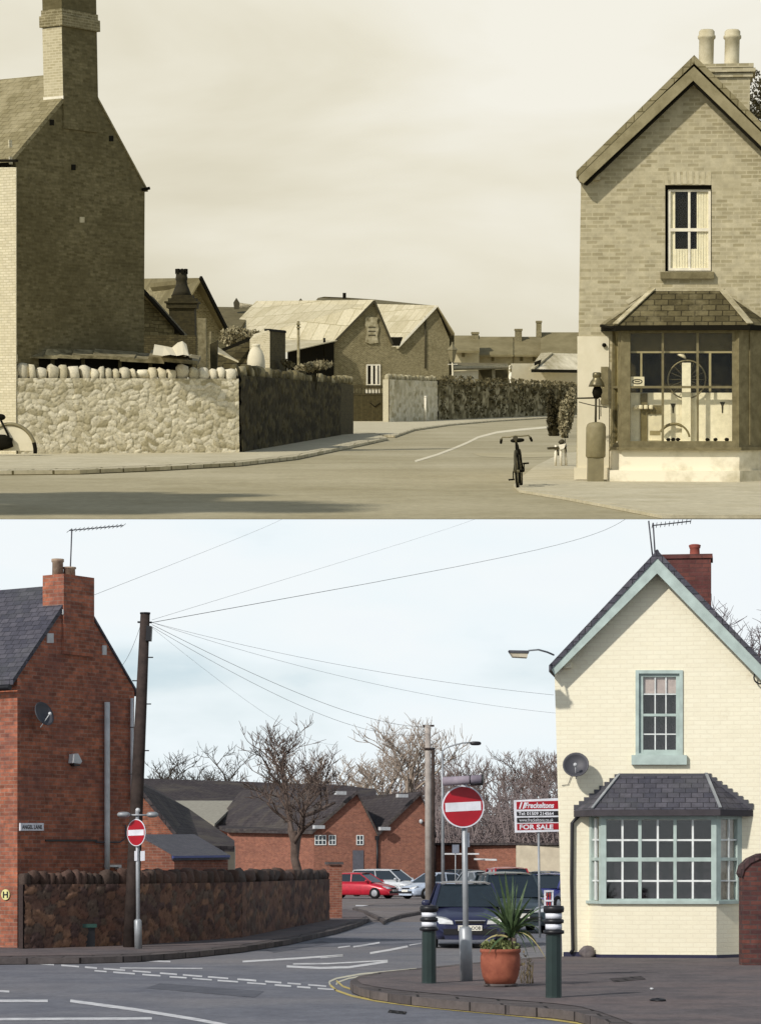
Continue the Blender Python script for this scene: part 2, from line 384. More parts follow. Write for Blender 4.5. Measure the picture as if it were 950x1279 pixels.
def grow(mbs, p, d, ln, r, lev, rnd, maxlev, up=.25, spread=.75, nch=4, k=3):
    pts = [p]; rs = [r]; q = p; dd = d.copy()
    for i in range(k):
        dd = (dd+Vector((rnd.gauss(0, .16), rnd.gauss(0, .16), rnd.gauss(0, .1)+up*.25))).normalized(); q = q+dd*ln/k; pts.append(q); rs.append(r*(1-.45*(i+1)/k))
    mbs[min(lev, 1)].tube(pts, rs, 7 if lev == 0 else (4 if lev < 3 else 3), cap=False)
    if lev >= maxlev: return
    for c in range(nch+(1 if lev == 0 else 0)):
        t = rnd.uniform(.35 if lev else .6, 1); i = min(int(t*k), k-1); b = pts[i].lerp(pts[i+1], t*k-i)
        ax = Vector((rnd.gauss(0, 1), rnd.gauss(0, 1), rnd.gauss(0, .5))).normalized()
        nd = (dd*(1-spread*.45)+ax*spread+Vector((0, 0, up))).normalized()
        grow(mbs, b, nd, ln*rnd.uniform(.55, .8), max(r*.58*rnd.uniform(.8, 1.1), MINR), lev+1, rnd, maxlev, up, spread, nch, k)
def bare_tree(name, label, F, base, height, seed, matT, matB, levels=5, r=None, trunk=.32, spread=.75, up=.25, group=None, nch=4, minr=.008):
    global MINR; MINR = minr
    rnd = random.Random(seed); a, b = MB(), MB(); base = Vector(base)
    grow([a, b], Vector((0, 0, 0)), Vector((rnd.uniform(-.05, .05), rnd.uniform(-.05, .05), 1)), height*trunk, r or height*.02, 0, rnd, levels, up, spread, nch)
    zs = max(v.z for v in b.v); k = height/zs
    for mb in (a, b): mb.v = [v*k+base for v in mb.v]
    t = thing(F, name, label, 'tree', base, group)
    part(t, 'trunk', a, matT); part(t, 'branches', b, matB); return t

def proj(F, p):
    w = F.M @ Vector(p); return 475+FL*w.x/w.y, HB-FL*(w.z-EYE)/w.y

def left_house(F, s, mats):
    """brick end house: gable wall at right, facade at left, chimney rising out of the gable"""
    z0 = s['z']; C = F.G(*s['corner'], z0); GP = Pl(F, C, s['ang']); h = Vector((-math.sin(GP.a), math.cos(GP.a), 0))
    t = thing(F, 'brick_house', s['label'], 'house', C)
    xr, yb = s['right'], s['corner'][1]
    ol = [GP.p(s['corner'][0], 600)*1, GP.p(xr, 600)*1]; 
    for q in ol: q.z = z0
    eL, ap, eR = GP.p(*s['eaveL']), GP.p(*s['apex']), GP.p(*s['eaveR'])
    pts = [ol[0], ol[1], eR, ap, eL]
    part(t, 'wall', MB().prism(pts, h*9), mats['brick'])
    rf = MB(); up = Vector((0, 0, 1)); g = GP.t
    ln = (ap-eL); th = s.get('roofth', .09)
    e2 = eL-ln.normalized()*.22
    rf.prism([e2+GP.n*.03, ap+GP.n*.03, ap+GP.n*.03+up*th*1.4, e2+GP.n*.03+up*th*1.2], h*9)
    ln2 = ap-eR; e3 = eR-ln2.normalized()*.16
    rf.prism([ap+GP.n*.033+g*.001, e3+GP.n*.033, e3+GP.n*.033+up*th*.6, ap+GP.n*.033+g*.001+up*th*.8], h*9)
    part(t, 'roof', rf, mats['slate'])
    gt = MB(); q = e2-up*.05+GP.n*.0
    gt.tube([q-h*0-g*.05, q-g*.05+h*8.9], .055, 8); part(t, 'gutter', gt, mats['gutter'])
    # chimney
    x0, x1, yt = s['chim']; cb = s['chimbase']
    a = GP.p(x0, cb, .055); b = GP.p(x1, cb, .055); top = GP.p(x0, yt, .012).z; bot = min(a.z, b.z)-.6
    dlen = .1
    while proj(F, Vector((a.x, a.y, top))+h*dlen)[0] > s['chimleft'] and dlen < 3: dlen += .01
    a.z = b.z = bot
    ch = MB().prism([a, b, b+h*dlen, a+h*dlen], (0, 0, top-bot)); cp = part(t, 'chimney', ch, mats['brick'])
    if s['cap']:
        o = .06; cy0, cy1 = GP.p(x0, s['cap'][0], 0).z, GP.p(x0, s['cap'][1], 0).z
        c = MB(); A2 = a-g*o+GP.n*o-h*0; B2 = b+g*o+GP.n*o
        for zz, hh, oo in ((cy1, cy0-cy1, .07), (cy0+.003, .16, .03)):
            q = [a-g*oo+GP.n*oo, b+g*oo+GP.n*oo, b+g*oo+h*(dlen+oo), a-g*oo+h*(dlen+oo)]
            for v in q: v.z = zz
            c.prism(q, (0, 0, hh))
        part(cp, 'chimney_cap', c, mats['cap'])
    fl = MB(); fz = GP.p(x0, s['flash'], 0).z; q = [a+GP.n*.0-g*.02, a-g*.02+h*(dlen+.03), a-g*.001+h*(dlen+.03), a-g*.001]
    for v in q: v.z = fz
    fl.prism(q, (0, 0, .10)); part(cp, 'flashing', fl, mats['lead'])
    return t, GP, h, dlen, a, b, top

# ================================================================= LOWER PLACE: the junction today
asph = M('asphalt', (124, 126, 134), (106, 108, 117), 1.2, .9, .25, bump=.25, c3=(138, 134, 134), sc3=.15, grain=9, gd=.4)
asphL = M('car_park_asphalt', (138, 130, 128), (110, 104, 104), .6, .9, .25, bump=.2, c3=(122, 112, 104), sc3=.08, grain=3)
pave = M('pavement_tarmac', (116, 108, 108), (96, 90, 92), 1.6, .9, .2, bump=.3, c3=(128, 112, 108), sc3=.4, grain=12, gd=.45)
kerbm = MBrick('kerb_stone', (108, 100, 98), (84, 78, 78), (46, 42, 42), bw=.9, bh=.5, ms=.02, blotch=.4)
whitep = M('white_road_paint', (222, 222, 222), (168, 168, 172), 5, .7, .3, bump=.1)
yellp = M('yellow_road_paint', (206, 186, 104), (170, 152, 92), 5, .7, .3, bump=.1)
earth = M('earth', (96, 88, 74), (70, 66, 54), .2, .95, .1, bump=.2)
mb = MB(); mb.add([(-3000, 4, -.06), (3000, 4, -.06), (3000, 7000, -.06), (-3000, 7000, -.06)], [(0, 1, 2, 3)]); struct(B, 'ground', mb, earth)
mb = MB(); mb.add([(-60, 6, 0), (60, 6, 0), (60, 78, 0), (-60, 78, 0)], [(0, 1, 2, 3)]); struct(B, 'road', mb, asph)
mb = MB(); mb.add([(-40, 78, 0), (60, 78, 0), (90, 260, 0), (-60, 260, 0)], [(0, 1, 2, 3)]); struct(B, 'car_park', mb, asphL)
def flat(F, name, pts, z, mat, thick=0, mbb=None):
    P = [F.G(x, y, z) for x, y in pts]; m = mbb or MB()
    if thick: m.prism(P, (0, 0, -thick))
    else:
        tri = tessellate_polygon([P]); fs = []
        for t in tri:
            a, b, c = [P[i] for i in t]; fs.append(tuple(t) if (b-a).cross(c-a).z > 0 else tuple(t[::-1]))
        m.add(P, fs)
    return m if mbb is not None else struct(F, name, m, mat)
KL = [(-90, 1199), (0, 1197), (100, 1196), (170, 1194), (240, 1189), (300, 1183), (360, 1174), (420, 1161), (450, 1152), (461, 1147), (457, 1143), (440, 1139)]
flat(B, 'kerb', KL+[(380, 1132), (-200, 1132)], .11, kerbm, .16)
flat(B, 'pavement', [(x-(3 if x > 300 else 0), y-3) for x, y in KL]+[(380, 1131), (-200, 1131)], .116, pave)
KV = [(479, 1151), (484, 1148), (500, 1143), (530, 1138), (560, 1134), (540, 1127), (470, 1129), (440, 1134), (455, 1138), (473, 1146)]
flat(B, 'kerb', KV, .10, kerbm, .14)
flat(B, 'pavement', [(482, 1148.6), (500, 1141.5), (530, 1136.5), (556, 1133), (540, 1127.4), (470, 1129.4), (444, 1134), (458, 1137.6), (475, 1145)], .105, asphL)
KR = [(437, 1225), (440, 1230), (450, 1234), (466, 1238), (500, 1243), (545, 1248), (590, 1252), (636, 1256), (690, 1260), (720, 1264), (745, 1271), (768, 1280), (810, 1296)]
KB = [(1200, 1296), (1400, 1178), (735, 1178), (712, 1184), (690, 1194), (640, 1198), (575, 1204), (525, 1209), (475, 1214), (448, 1219)]
flat(B, 'kerb', KR+KB, .11, kerbm, .16)
flat(B, 'pavement', [(446, 1224), (452, 1229), (468, 1232), (502, 1237), (547, 1241), (592, 1245), (638, 1249), (692, 1253), (724, 1257), (750, 1264), (775, 1273), (818, 1290)]+[(1190, 1292), (1380, 1180), (737, 1180), (714, 1186), (694, 1196), (642, 1200), (577, 1206), (527, 1211), (477, 1216), (452, 1221)], .116, pave)
def ribbon(mbb, F, pts, th, z=.004):
    pts = [Vector(p) for p in pts]
    for i in range(len(pts)-1):
        a, b = pts[i], pts[i+1]; d = (b-a); n = Vector((-d.y, d.x)).normalized()*th/2
        if abs(n.y) < th*.2: pass
        q = [a+n, b+n, b-n, a-n]; P = [F.G(v.x, v.y, z) for v in q]
        if (P[1]-P[0]).cross(P[3]-P[0]).z < 0: P = P[::-1]
        mbb.add(P, [(0, 1, 2, 3)])
mk = MB()
for pts, th in [([(-30, 1250), (60, 1250)], 3), ([(88, 1250), (170, 1261), (250, 1274), (310, 1286)], 3.6), ([(-30, 1273), (190, 1272)], 3), ([(-20, 1237), (12, 1238.5)], 2.4),
                ([(157, 1199), (213, 1201)], 1.8), ([(303, 1201), (370, 1197), (428, 1193)], 2.2), ([(358, 1207), (400, 1209), (436, 1208), (484, 1201)], 2.6), ([(366, 1204), (410, 1203.5), (484, 1199.5)], 1.6),
                ([(400, 1196), (428, 1193.5)], 2), ([(422, 1183.5), (437, 1181.5)], 1.6), ([(441, 1182.5), (458, 1180), (474, 1177.3)], 2), ([(462, 1190.5), (486, 1186.5), (509, 1182)], 2.4), ([(511, 1180.5), (526, 1178)], 1.2), ([(444, 1131), (461, 1131.3)], 1.4),
                ([(150, 1209), (253, 1209.5)], 1.2)]: ribbon(mk, B, pts, th)
rnd = random.Random(3); x = 50
while x < 405:
    w = rnd.uniform(15, 27); y = 1203.5+(x-50)*.079; ribbon(mk, B, [(x, y), (x+w, y+w*.079)], rnd.uniform(1.6, 2.2)); 
    if x > 100: ribbon(mk, B, [(x+12, y+4.5), (x+12+w, y+4.5+w*.07)], rnd.uniform(1.5, 2.1))
    x += w+rnd.uniform(7, 12)
struct(B, 'road_markings', mk, whitep)
yl = MB()
c1 = [(412, 1230), (420, 1237), (440, 1244), (470, 1250), (520, 1256.5), (570, 1261.5), (620, 1266), (680, 1272), (720, 1277.5), (760, 1286)]
ribbon(yl, B, c1, 2.3); ribbon(yl, B, [(x+8, y-5.2) for x, y in c1], 2.0)
struct(B, 'road_markings', yl, yellp)
yw = MB(); ribbon(yw, B, [(412, 1230), (411, 1226), (420, 1222), (450, 1216.5), (520, 1210)], 2.0); ribbon(yw, B, [(420, 1230), (421, 1227), (435, 1222), (460, 1217.6)], 1.8)
struct(B, 'road_markings', yw, M('cream_road_paint', (205, 200, 178), (170, 166, 150), 5, .7))

pt = MB(); flat(B, '', [(200, 1228), (330, 1238), (318, 1246), (182, 1234)], .003, None, 0, pt); flat(B, '', [(330, 1186), (402, 1175), (414, 1178), (342, 1190)], .003, None, 0, pt)
struct(B, 'road_patch', pt, M('newer_asphalt', (104, 106, 114), (88, 90, 98), 2, .9, .2, grain=9))
pt = MB(); flat(B, '', [(486, 1261), (508, 1263.5), (506, 1267), (484, 1264.5)], .004, None, 0, pt); struct(B, 'drain_cover', pt, MBrick('iron_grate', (60, 58, 58), (50, 48, 48), (20, 20, 20), bw=.08, bh=.5, ms=.03))
pt = MB(); flat(B, '', [(760, 1222), (800, 1219), (806, 1223), (766, 1226.5)], .121, None, 0, pt); struct(B, 'inspection_cover', pt, MBrick('iron_cover', (84, 78, 78), (76, 70, 70), (44, 40, 40), bw=.3, bh=.6, ms=.03))
# materials
redbrick = MBrick('red_brick', (192, 118, 90), (142, 88, 70), (156, 126, 110), stain=(104, 72, 68), st_scale=1.1, st_lo=.42, st_hi=.8, blotch=.6, ms=.009)
redbrick2 = MBrick('shed_brick', (158, 102, 82), (134, 84, 70), (150, 124, 110), stain=(112, 78, 68), st_scale=.5, blotch=.4, ms=.008)
slate = MBrick('slate', (92, 90, 98), (70, 70, 80), (48, 48, 54), bw=.2, bh=.13, ms=.008, stain=(76, 78, 78), blotch=.4, bump=.5, rough=.6, dist=.02)
darkroof = MBrick('dark_roof_tiles', (84, 78, 78), (66, 60, 62), (44, 40, 42), bw=.3, bh=.26, ms=.014, stain=(96, 90, 80), st_scale=.3, blotch=.4, bump=.5, rough=.85, dist=.02)
lead = Mflat('lead', (196, 196, 196), .6); black = Mflat('black_paint', (30, 30, 34), .45); dkgrey = Mflat('dark_grey', (74, 74, 80), .55)
creamb = MBrick('cream_painted_brick', (233, 227, 203), (230, 223, 198), (226, 218, 194), ms=.010, blotch=.05, stain=(206, 194, 166), st_scale=1.6, st_lo=.62, st_hi=.8, bump=.25, rough=.75)
sage = Mflat('sage_paint', (176, 192, 186), .5); whitepaint = Mflat('white_paint', (226, 230, 228), .5); greym = Mflat('galvanised_grey', (160, 164, 168), .45, metal=.3)
greyl = Mflat('light_grey', (196, 198, 200), .5); beige = M('beige_render', (196, 186, 164), (176, 166, 146), 1.5); pot_t = M('terracotta', (158, 92, 70), (128, 70, 54), 6, .8, bump=.2)
dark = Mflat('dark_interior', (34, 30, 34), .8, .1); glass = MGlass('window_glass', gl=.05); barkd = M('dark_bark', (112, 98, 90), (84, 72, 66), 3, .95, .1); barkl = M('pale_bark', (176, 162, 148), (150, 136, 124), 3, .95, .1)
barkm = M('brown_bark', (150, 136, 130), (124, 110, 108), 3, .95, .1)
redp = Mflat('red_sign_face', (168, 14, 34), .4); rwhite = Mflat('white_sign_face', (226, 228, 236), .4); dgreen = Mflat('dark_green_paint', (36, 52, 50), .45)
wood = M('weathered_pole_wood', (72, 62, 58), (50, 44, 42), 4, .9, .1); concrete = M('pale_pole_concrete', (170, 162, 154), (140, 132, 126), 2)

# ---- left house
H1, GP, hh, dl, ca, cb_, ctop = left_house(B, dict(z=.11, corner=(22, 1184), ang=55, right=167, eaveL=(22, 845), apex=(95, 737), eaveR=(168, 862), chim=(80, 118, 717), chimbase=778, chimleft=54, cap=None, flash=768,
     label='red brick end house with a chimney on its gable, beside the stone wall'), dict(brick=redbrick, slate=slate, gutter=black, lead=lead, cap=redbrick))
g = GP.t
def mid(fa, fb): return ca+g*((cb_-ca).length*fa)+hh*(dl*fb)
for fa, fb, r, top in ((.18, .55, .11, 21), (.42, .35, .12, 12)):
    c = mid(fa, fb); c.z = ctop-.02; k = top/62
    part([o for o in H1.children if o.name.startswith('chimney')][0], 'chimney_pot', MB().lathe(c, [(r, 0), (r*.95, k*.8), (r*1.12, k*.84), (r*1.12, k)], 14), M('pot_clay', (176, 156, 134), (120, 98, 84), 5))
# toothed quoins of brighter brick
rnd = random.Random(5)
def pipe(P, pts, r, off, mat, par, name='pipe', n=8):
    return part(par, name, MB().tube([P.p(x, y, off) for x, y in pts], r, n), mat)
pipe(GP, [(134, 1086), (134, 1030), (134, 960), (134, 877)], .055, .08, greyl, H1, 'soil_pipe')
pipe(GP, [(165, 1000), (165, 940), (165, 872)], .035, .07, greyl, H1, 'downpipe')
pipe(GP, [(120, 1052), (150, 1052), (157, 1047), (157, 1030)], .015, .05, dkgrey, H1, 'pipe')
m = MB(); strip(m, GP, [(135, 1080), (152, 1080), (152, 1086), (149, 1086), (149, 1083), (135, 1083)], .12, .1); part(H1, 'boiler_flue', m, greyl)
m = MB(); slab(m, GP, 58, 1048.5, 122, 1051, .03, .03); part(H1, 'cable', m, black)
m = MB(); slab(m, GP, 26, 1028, 55, 1037.5, .04, .035); sg = part(H1, 'street_name_plate', m, rwhite, 'small white street name plate')
part(sg, 'lettering', textmb('ANGEL LANE', GP, 28, 1030.3, 53, 1035.5, .046, bold=.02), black)
FP = Pl(B, GP.p0, -35)
m = MB(); m.prism([FP.p(7+5.2*math.cos(k*math.pi/8), 1117.5+6.8*math.sin(k*math.pi/8), .03) for k in range(16)], -FP.n*.025); hp = part(H1, 'hydrant_plate', m, Mflat('pale_yellow', (220, 214, 150)))
part(hp, 'lettering', textmb('H', FP, 3.8, 1113.5, 10.2, 1121.5, .036, bold=.03), black)
for x, y, w, h_ in ((63.5, 797, 4, 6), (131, 812, 2.5, 6)):
    m = MB(); slab(m, GP, x-w, y-h_, x+w, y+h_, .02, .02); part(H1, 'vent_patch', m, lead)
# dish, light
def dish(F, P, cx, cy, rx, ry, off, label, mat):
    c = P.p(cx, cy, off); t = thing(F, 'satellite_dish', label, 'satellite dish', c)
    k = F.ppm(c.y); r = rx/k; n = (P.n*.9+Vector((0, 0, .35))).normalized(); q = n.to_track_quat('Z', 'Y').to_matrix()
    m = MB().lathe(c, [(0.01, .0), (r*.5, .02), (r*.85, .06), (r, .10), (r*.98, .115), (r*.83, .075), (r*.5, .035), (.01, .02)], 24, M=q); d = part(t, 'reflector', m, mat)
    m = MB().tube([c-q.col[1]*0-n*.0, P.p(cx, cy+2, .0)], .025, 6); part(t, 'bracket', m, dkgrey)
    f = c+n*r*1.05-Vector((0, 0, r*.25)); m = MB().tube([c-Vector((0, 0, r*.9)), f], .010, 5); m.blob(f, (.035, .035, .035), 8, 6); part(t, 'feed_arm', m, greyl if mat is not None else mat)
dish(B, GP, 51, 894, 16, 14, .25, 'dark grey satellite dish high on the red brick gable wall', dkgrey)
t = thing(B, 'security_light', 'small white security light on the red brick gable wall', 'lamp', GP.p(96, 950))
part(t, 'housing', strip(MB(), GP, [(93, 942), (98, 941), (103, 951), (101, 954), (92, 953)], .14, .13), greyl); part(t, 'lens', strip(MB(), GP, [(92, 954), (101, 955), (100, 957), (94, 957)], .13, .1), black)
def aerial(F, label, base, pts, boom, n, mat, r=.014, els=.22):
    t = thing(F, 'tv_aerial', label, 'aerial', base); m = MB()
    for a, b in pts: m.tube([a, b], r, 5)
    part(t, 'mast', m, mat); m = MB(); a, b = boom; m.tube([a, b], r*.8, 5); d = (b-a).normalized(); s = d.cross(Vector((0, 0, 1))).normalized()
    for k in range(n):
        c = a.lerp(b, k/(n-1)); m.tube([c-s*els*.3+Vector((0, 0, -els*.16)), c+s*els*.3+Vector((0, 0, els*.16))], r*.4, 4)
    part(t, 'boom', m, mat)
c = mid(.5, .45); dd = c.y; c.z = ctop-.2
aerial(B, 'television aerial on the brick chimney of the end house', c, [(c, B.at(90, 661, dd))], (B.at(87, 662.5, dd), B.at(154, 656.5, dd+1.5)), 14, dkgrey)

# ---- rubble wall, left
stcol = [(120, 92, 80), (108, 84, 74), (128, 98, 82), (98, 78, 70), (116, 86, 74), (106, 90, 80), (140, 108, 88), (92, 74, 70)]
WP = Pl(B, B.G(24, 1183, .11), 50); q0 = WP.ground(24, .11); q1 = WP.ground(300, .11)
q2 = B.G(410, 1148, .11)
t = thing(B, 'stone_wall', 'dark rubble stone boundary wall with upright coping stones, below the telegraph pole', 'wall', q0)
wm = MAttr('rubble_stone'); m = MB()
def nrm(a, b): d = (b-a).normalized(); return Vector((d.y, -d.x, 0))
# base y is read from the pavement, so the ground line bends along three lengths
ztop = 1.32
qs = [B.G(29, 1185.4, .11), B.G(165, 1181, .11), B.G(300, 1171, .11), B.G(410, 1149, .11)]
for i in range(3):
    rubble(m, qs[i], qs[i+1], .08, ztop, nrm(qs[i], qs[i+1]), stcol, (66, 56, 54), cell=.19, amp=.045, step=(.032, .04, .07)[i], seed=i+2, th=(.12, .35, .35)[i], sq=((1.25, .8), (1.8, .8), (4.5, .8))[i])
part(t, 'masonry', m, wm)
m = MB()
for i in range(3): cope(m, qs[i], qs[i+1], ztop-.02, nrm(qs[i], qs[i+1]), [(98, 78, 70), (80, 68, 62), (90, 72, 64)], seed=i+4, th=(.2, .34, .34)[i], h=(.22, .34), tilt=.1, gap=.02, w=((.18, .36), (.3, .6), (.9, 2.0))[i])
part(t, 'coping', m, wm)
c = B.G(417, 1147, .11); k = B.ppm(c.y)
t = thing(B, 'brick_pier', 'red brick pier closing the far end of the stone wall', 'pier', c)
part(t, 'shaft', MB().box(c+Vector((0, .3, .8)), (16/k, .6, 1.66), R(10)), redbrick2); part(t, 'cap', MB().box(c+Vector((0, .3, 1.68)), (19/k, .75, .08), R(10)), kerbm)
c = B.G(100, 1182, .11)+Vector((.1, -.25, 0))
t = thing(B, 'utility_box', 'low dark green box against the foot of the stone wall', 'box', c)
k = B.ppm(c.y); part(t, 'cabinet', MB().box((c.x, c.y-.1, .3), (26/k, .3, .38), R(20)), black); part(t, 'lid', MB().box((c.x, c.y-.12, .52), (30/k, .36, .07), R(20)), Mflat('green_lid', (48, 82, 74)))

# ---- right house
RP = Pl(B, B.G(702, 1195, .11), -8); s_ = -RP.n
H2 = thing(B, 'cream_house', 'cream painted brick house with sage green bargeboards and a bay window', 'house', RP.p0)
def gp(P, x, y, off=0, z=None):
    q = P.p(x, y, off)
    if z is not None: q.z = z
    return q
out = [gp(RP, 702, 1195, 0, .05), gp(RP, 957, 1195, 0, .05), RP.p(955, 845), RP.p(820, 706), RP.p(692, 838)]
hole = rect(RP, 797, 839, 849, 943)
bayh = rect(RP, 752, 1024, 893, 1128)
def house_shell(P, out, holes, mat, par, depth=9):
    m = MB(); wallholes(m, out, holes, P.n, .22)
    cen = sum(out, Vector())/len(out)
    for i in range(len(out)):
        a, b = out[i], out[(i+1) % len(out)]; q = [a, b, b-P.n*.22, a-P.n*.22]
        if (q[1]-q[0]).cross(q[3]-q[0]).dot((a+b)/2-cen) < 0: q = q[::-1]
        m.add(q, [(0, 1, 2, 3)])
    m.prism([v-P.n*.221 for v in out], -P.n*depth); return part(par, 'wall', m, mat)
house_shell(RP, out, [hole, bayh], creamb, H2)
def roof_gable(P, par, mat, eL, ap, eR, offf=.32, depth=9.6, th=.09):
    m = MB(); u = Vector((0, 0, th))
    a, b, c = P.p(*eL, offf), P.p(*ap, offf), P.p(*eR, offf)
    m.prism([a, b, b+u*1.5, a+u*1.2], -P.n*depth); m.prism([b+P.t*.002, c, c+u*1.2, b+P.t*.002+u*1.5], -P.n*depth)
    return part(par, 'roof', m, mat)
r2 = roof_gable(RP, H2, slate, (685, 839), (820, 697), (962, 843))
m = MB(); strip(m, RP, [(688, 835), (820, 696), (820, 716), (692, 843)], .30, .05); strip(m, RP, [(820.01, 696), (962, 840), (962, 862), (820.01, 716)], .30, .05)
part(H2, 'bargeboard', m, sage)
m = MB(); m.blob(RP.p(820, 692, .28), (.04, .04, .08), 8, 6); part(r2, 'finial', m, black)
for x, y in ((709, 831), (937, 822)):
    m = MB(); slab(m, RP, x-5, y-3, x+4, y+3, .12, .13); slab(m, RP, x-5, y-6, x-1, y-3, .11, .12); part(H2, 'corbel', m, creamb)
# chimney on the right slope
def chimney(F, P, x0, x1, yt, yb, off, dep, mat, par, pots=(), potm=None, cap=None):
    a, b = P.p(x0, yb, off), P.p(x1, yb, off); z = P.p(x0, yt, off).z; b.z = a.z
    m = MB().prism([a, b, b-P.n*dep, a-P.n*dep], (0, 0, z-a.z)); c = part(par, 'chimney', m, mat)
    if cap:
        m = MB()
        for y_, o in cap:
            zz = P.p(x0, y_, off).z; q = [a-P.t*o+P.n*o, b+P.t*o+P.n*o, b+P.t*o-P.n*(dep+o), a-P.t*o-P.n*(dep+o)]
            for v in q: v.z = zz
            m.prism(q, (0, 0, .075))
        part(c, 'chimney_cap', m, mat)
    for x, w, y1 in pots:
        q = P.p(x, yt, off-dep/2); h = P.p(x, y1, off-dep/2).z-q.z; r = w/2/F.ppm(q.y)
        part(c, 'chimney_pot', MB().lathe(q-Vector((0, 0, .03)), [(r*1.0, 0), (r*.86, .04), (r*.80, h*.72), (r*.95, h*.76), (r*.95, h*.80), (r*.85, h*.83), (r, h*.86), (r, h*.95), (r*.7, h), (r*.6, h-.06)], 18), potm)
    return c
chimney(B, RP, 826, 887, 696, 800, -2.2, .7, MBrick('chimney_brick', (120, 74, 66), (98, 60, 58), (96, 66, 62), stain=(84, 56, 54), blotch=.4), H2, [(867, 15, 678)], M('pot_red', (150, 82, 70), (126, 66, 58)), cap=((698, .03),))
q = RP.p(813, 696, -.6); dd = q.y
aerial(B, 'pair of thin aerial masts on the ridge of the cream house', q, [(B.at(815, 700, dd), B.at(809.5, 650.5, dd)), (B.at(818, 700, dd), B.at(815, 653, dd))], (B.at(814, 656.5, dd), B.at(862, 651, dd)), 10, dkgrey)
# upper window
def sash(P, par, x0, y0, x1, y1, off, fr, xs, ys, thick, fm, gm, railw=3.2, bar=1.5, back=None, sill=None, sillm=None, fw=4, name='window', midrail=None, depth=.2, label=None):
    m = MB(); framebars(m, P, x0, y0, x1, y1, fr, off, .08)
    if midrail: slab(m, P, x0+fr, midrail-railw/2, x1-fr, midrail+railw/2, off-.005, .06)
    w = part(par, name, m, fm, label)
    m = MB()
    for x in xs: slab(m, P, x-bar/2, y0+fr-.2, x+bar/2, y1-fr+.2, off-.02, .03)
    for y in ys: slab(m, P, x0+fr-.2, y-bar/2, x1-fr+.2, y+bar/2, off-.022, .026)
    if xs or ys: part(w, 'glazing_bars', m, thick)
    part(w, 'pane', slab(MB(), P, x0+fr, y0+fr, x1-fr, y1-fr, off-.032, .006), gm)
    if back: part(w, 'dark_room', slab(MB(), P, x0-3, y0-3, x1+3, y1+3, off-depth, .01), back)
    if sill: part(w, 'sill', slab(MB(), P, *sill[:4], sill[4], sill[4]+.1), sillm or fm)
    return w
w = sash(RP, H2, 797, 840, 849, 942, -.03, 5.5, (817.5, 831), (867, 917), whitepaint, sage, glass, back=dark, sill=(788, 943, 857, 955, .09), midrail=893, depth=.17)
m = MB(); framebars(m, RP, 793, 837, 852, 945, 4.2, .03, .05); part(w, 'architrave', m, sage)
part(w, 'blind', slab(MB(), RP, 803, 846, 844, 866, -.09, .01), M('blind', (186, 172, 162), (160, 146, 140), 6))
# bay
po = .52
def bay_pts(P, xs, z, offs): return [gp(P, x, 600, o, z) for x, o in zip(xs, offs)]
sz = RP.p(800, 1129, po).z; tz = RP.p(800, 1016, po).z
fx = (735, 750, 894, 926)
base = bay_pts(RP, fx, .05, (0, po, po, 0)); part(H2, 'bay_base', MB().prism(base, (0, 0, sz-.05)), creamb)
sillp = bay_pts(RP, (731, 748, 897, 929), sz+.001, (0, po+.06, po+.06, 0)); part(H2, 'bay_sill', MB().prism(sillp, (0, 0, .05)), sage)
pl = MB(); pp = bay_pts(RP, (734, 749, 895, 927), .10, (0, po+.02, po+.02, 0)); pl.prism(pp, (0, 0, .07)); slab(pl, RP, 703, 1189, 734, 1195, .02, .03); part(H2, 'plinth', pl, Mflat('plinth_shadow_navy', (40, 40, 66)))  # dark plinth strip, its colour also carries the blue shadow line
f0 = bay_pts(RP, fx, 0, (0, po, po, 0))
def ang(a, b): return math.degrees(math.atan2(b.y-a.y, b.x-a.x))
LFp = Pl(B, f0[0], ang(f0[0], f0[1])); RFp = Pl(B, f0[2], ang(f0[2], f0[3])); FFp = Pl(B, f0[1], -8)
m = MB(); framebars(m, FFp, 750, 1017, 894, 1129, 6.5, 0, .1)
for x in (798.5, 842.3): slab(m, FFp, x-2, 1023, x+2, 1123, -.004, .09)
slab(m, FFp, 756, 1071, 888, 1076, -.007, .08)
bw = part(H2, 'bay_window', m, sage)
m = MB()
for x in (776.8, 820.8, 864.5): slab(m, FFp, x-1.3, 1022, x+1.3, 1124, -.02, .03)
for y in (1049.3, 1100.3): slab(m, FFp, 755, y-1.2, 889, y+1.2, -.023, .026)
part(bw, 'glazing_bars', m, whitepaint); part(bw, 'pane', slab(MB(), FFp, 756, 1022, 888, 1124, -.045, .006), glass)
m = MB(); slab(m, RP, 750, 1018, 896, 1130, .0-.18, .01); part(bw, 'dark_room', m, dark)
for nm, P_, x0, x1, ins in (('side_window', LFp, 735, 750, beige), ('side_window', RFp, 894, 926, M('net_blind', (196, 186, 168), (160, 150, 138), 8))):
    m = MB(); framebars(m, P_, x0+.2, 1018, x1-.2, 1129, (x1-x0)*.17, -.002, .08); slab(m, P_, x0+2, 1071, x1-2, 1075, -.006, .06); w = part(H2, nm, m, sage)
    m = MB(); xm = (x0+x1)/2; slab(m, P_, xm-.8, 1022, xm+.8, 1124, -.02, .03)
    for y in (1049, 1100): slab(m, P_, x0+3, y-1, x1-3, y+1, -.022, .026)
    part(w, 'glazing_bars', m, whitepaint); part(w, 'pane', slab(MB(), P_, x0+2, 1022, x1-2, 1124, -.045, .006), glass); part(w, 'blind', slab(MB(), P_, x0+2, 1020, x1-2, 1126, -.09, .01), ins)
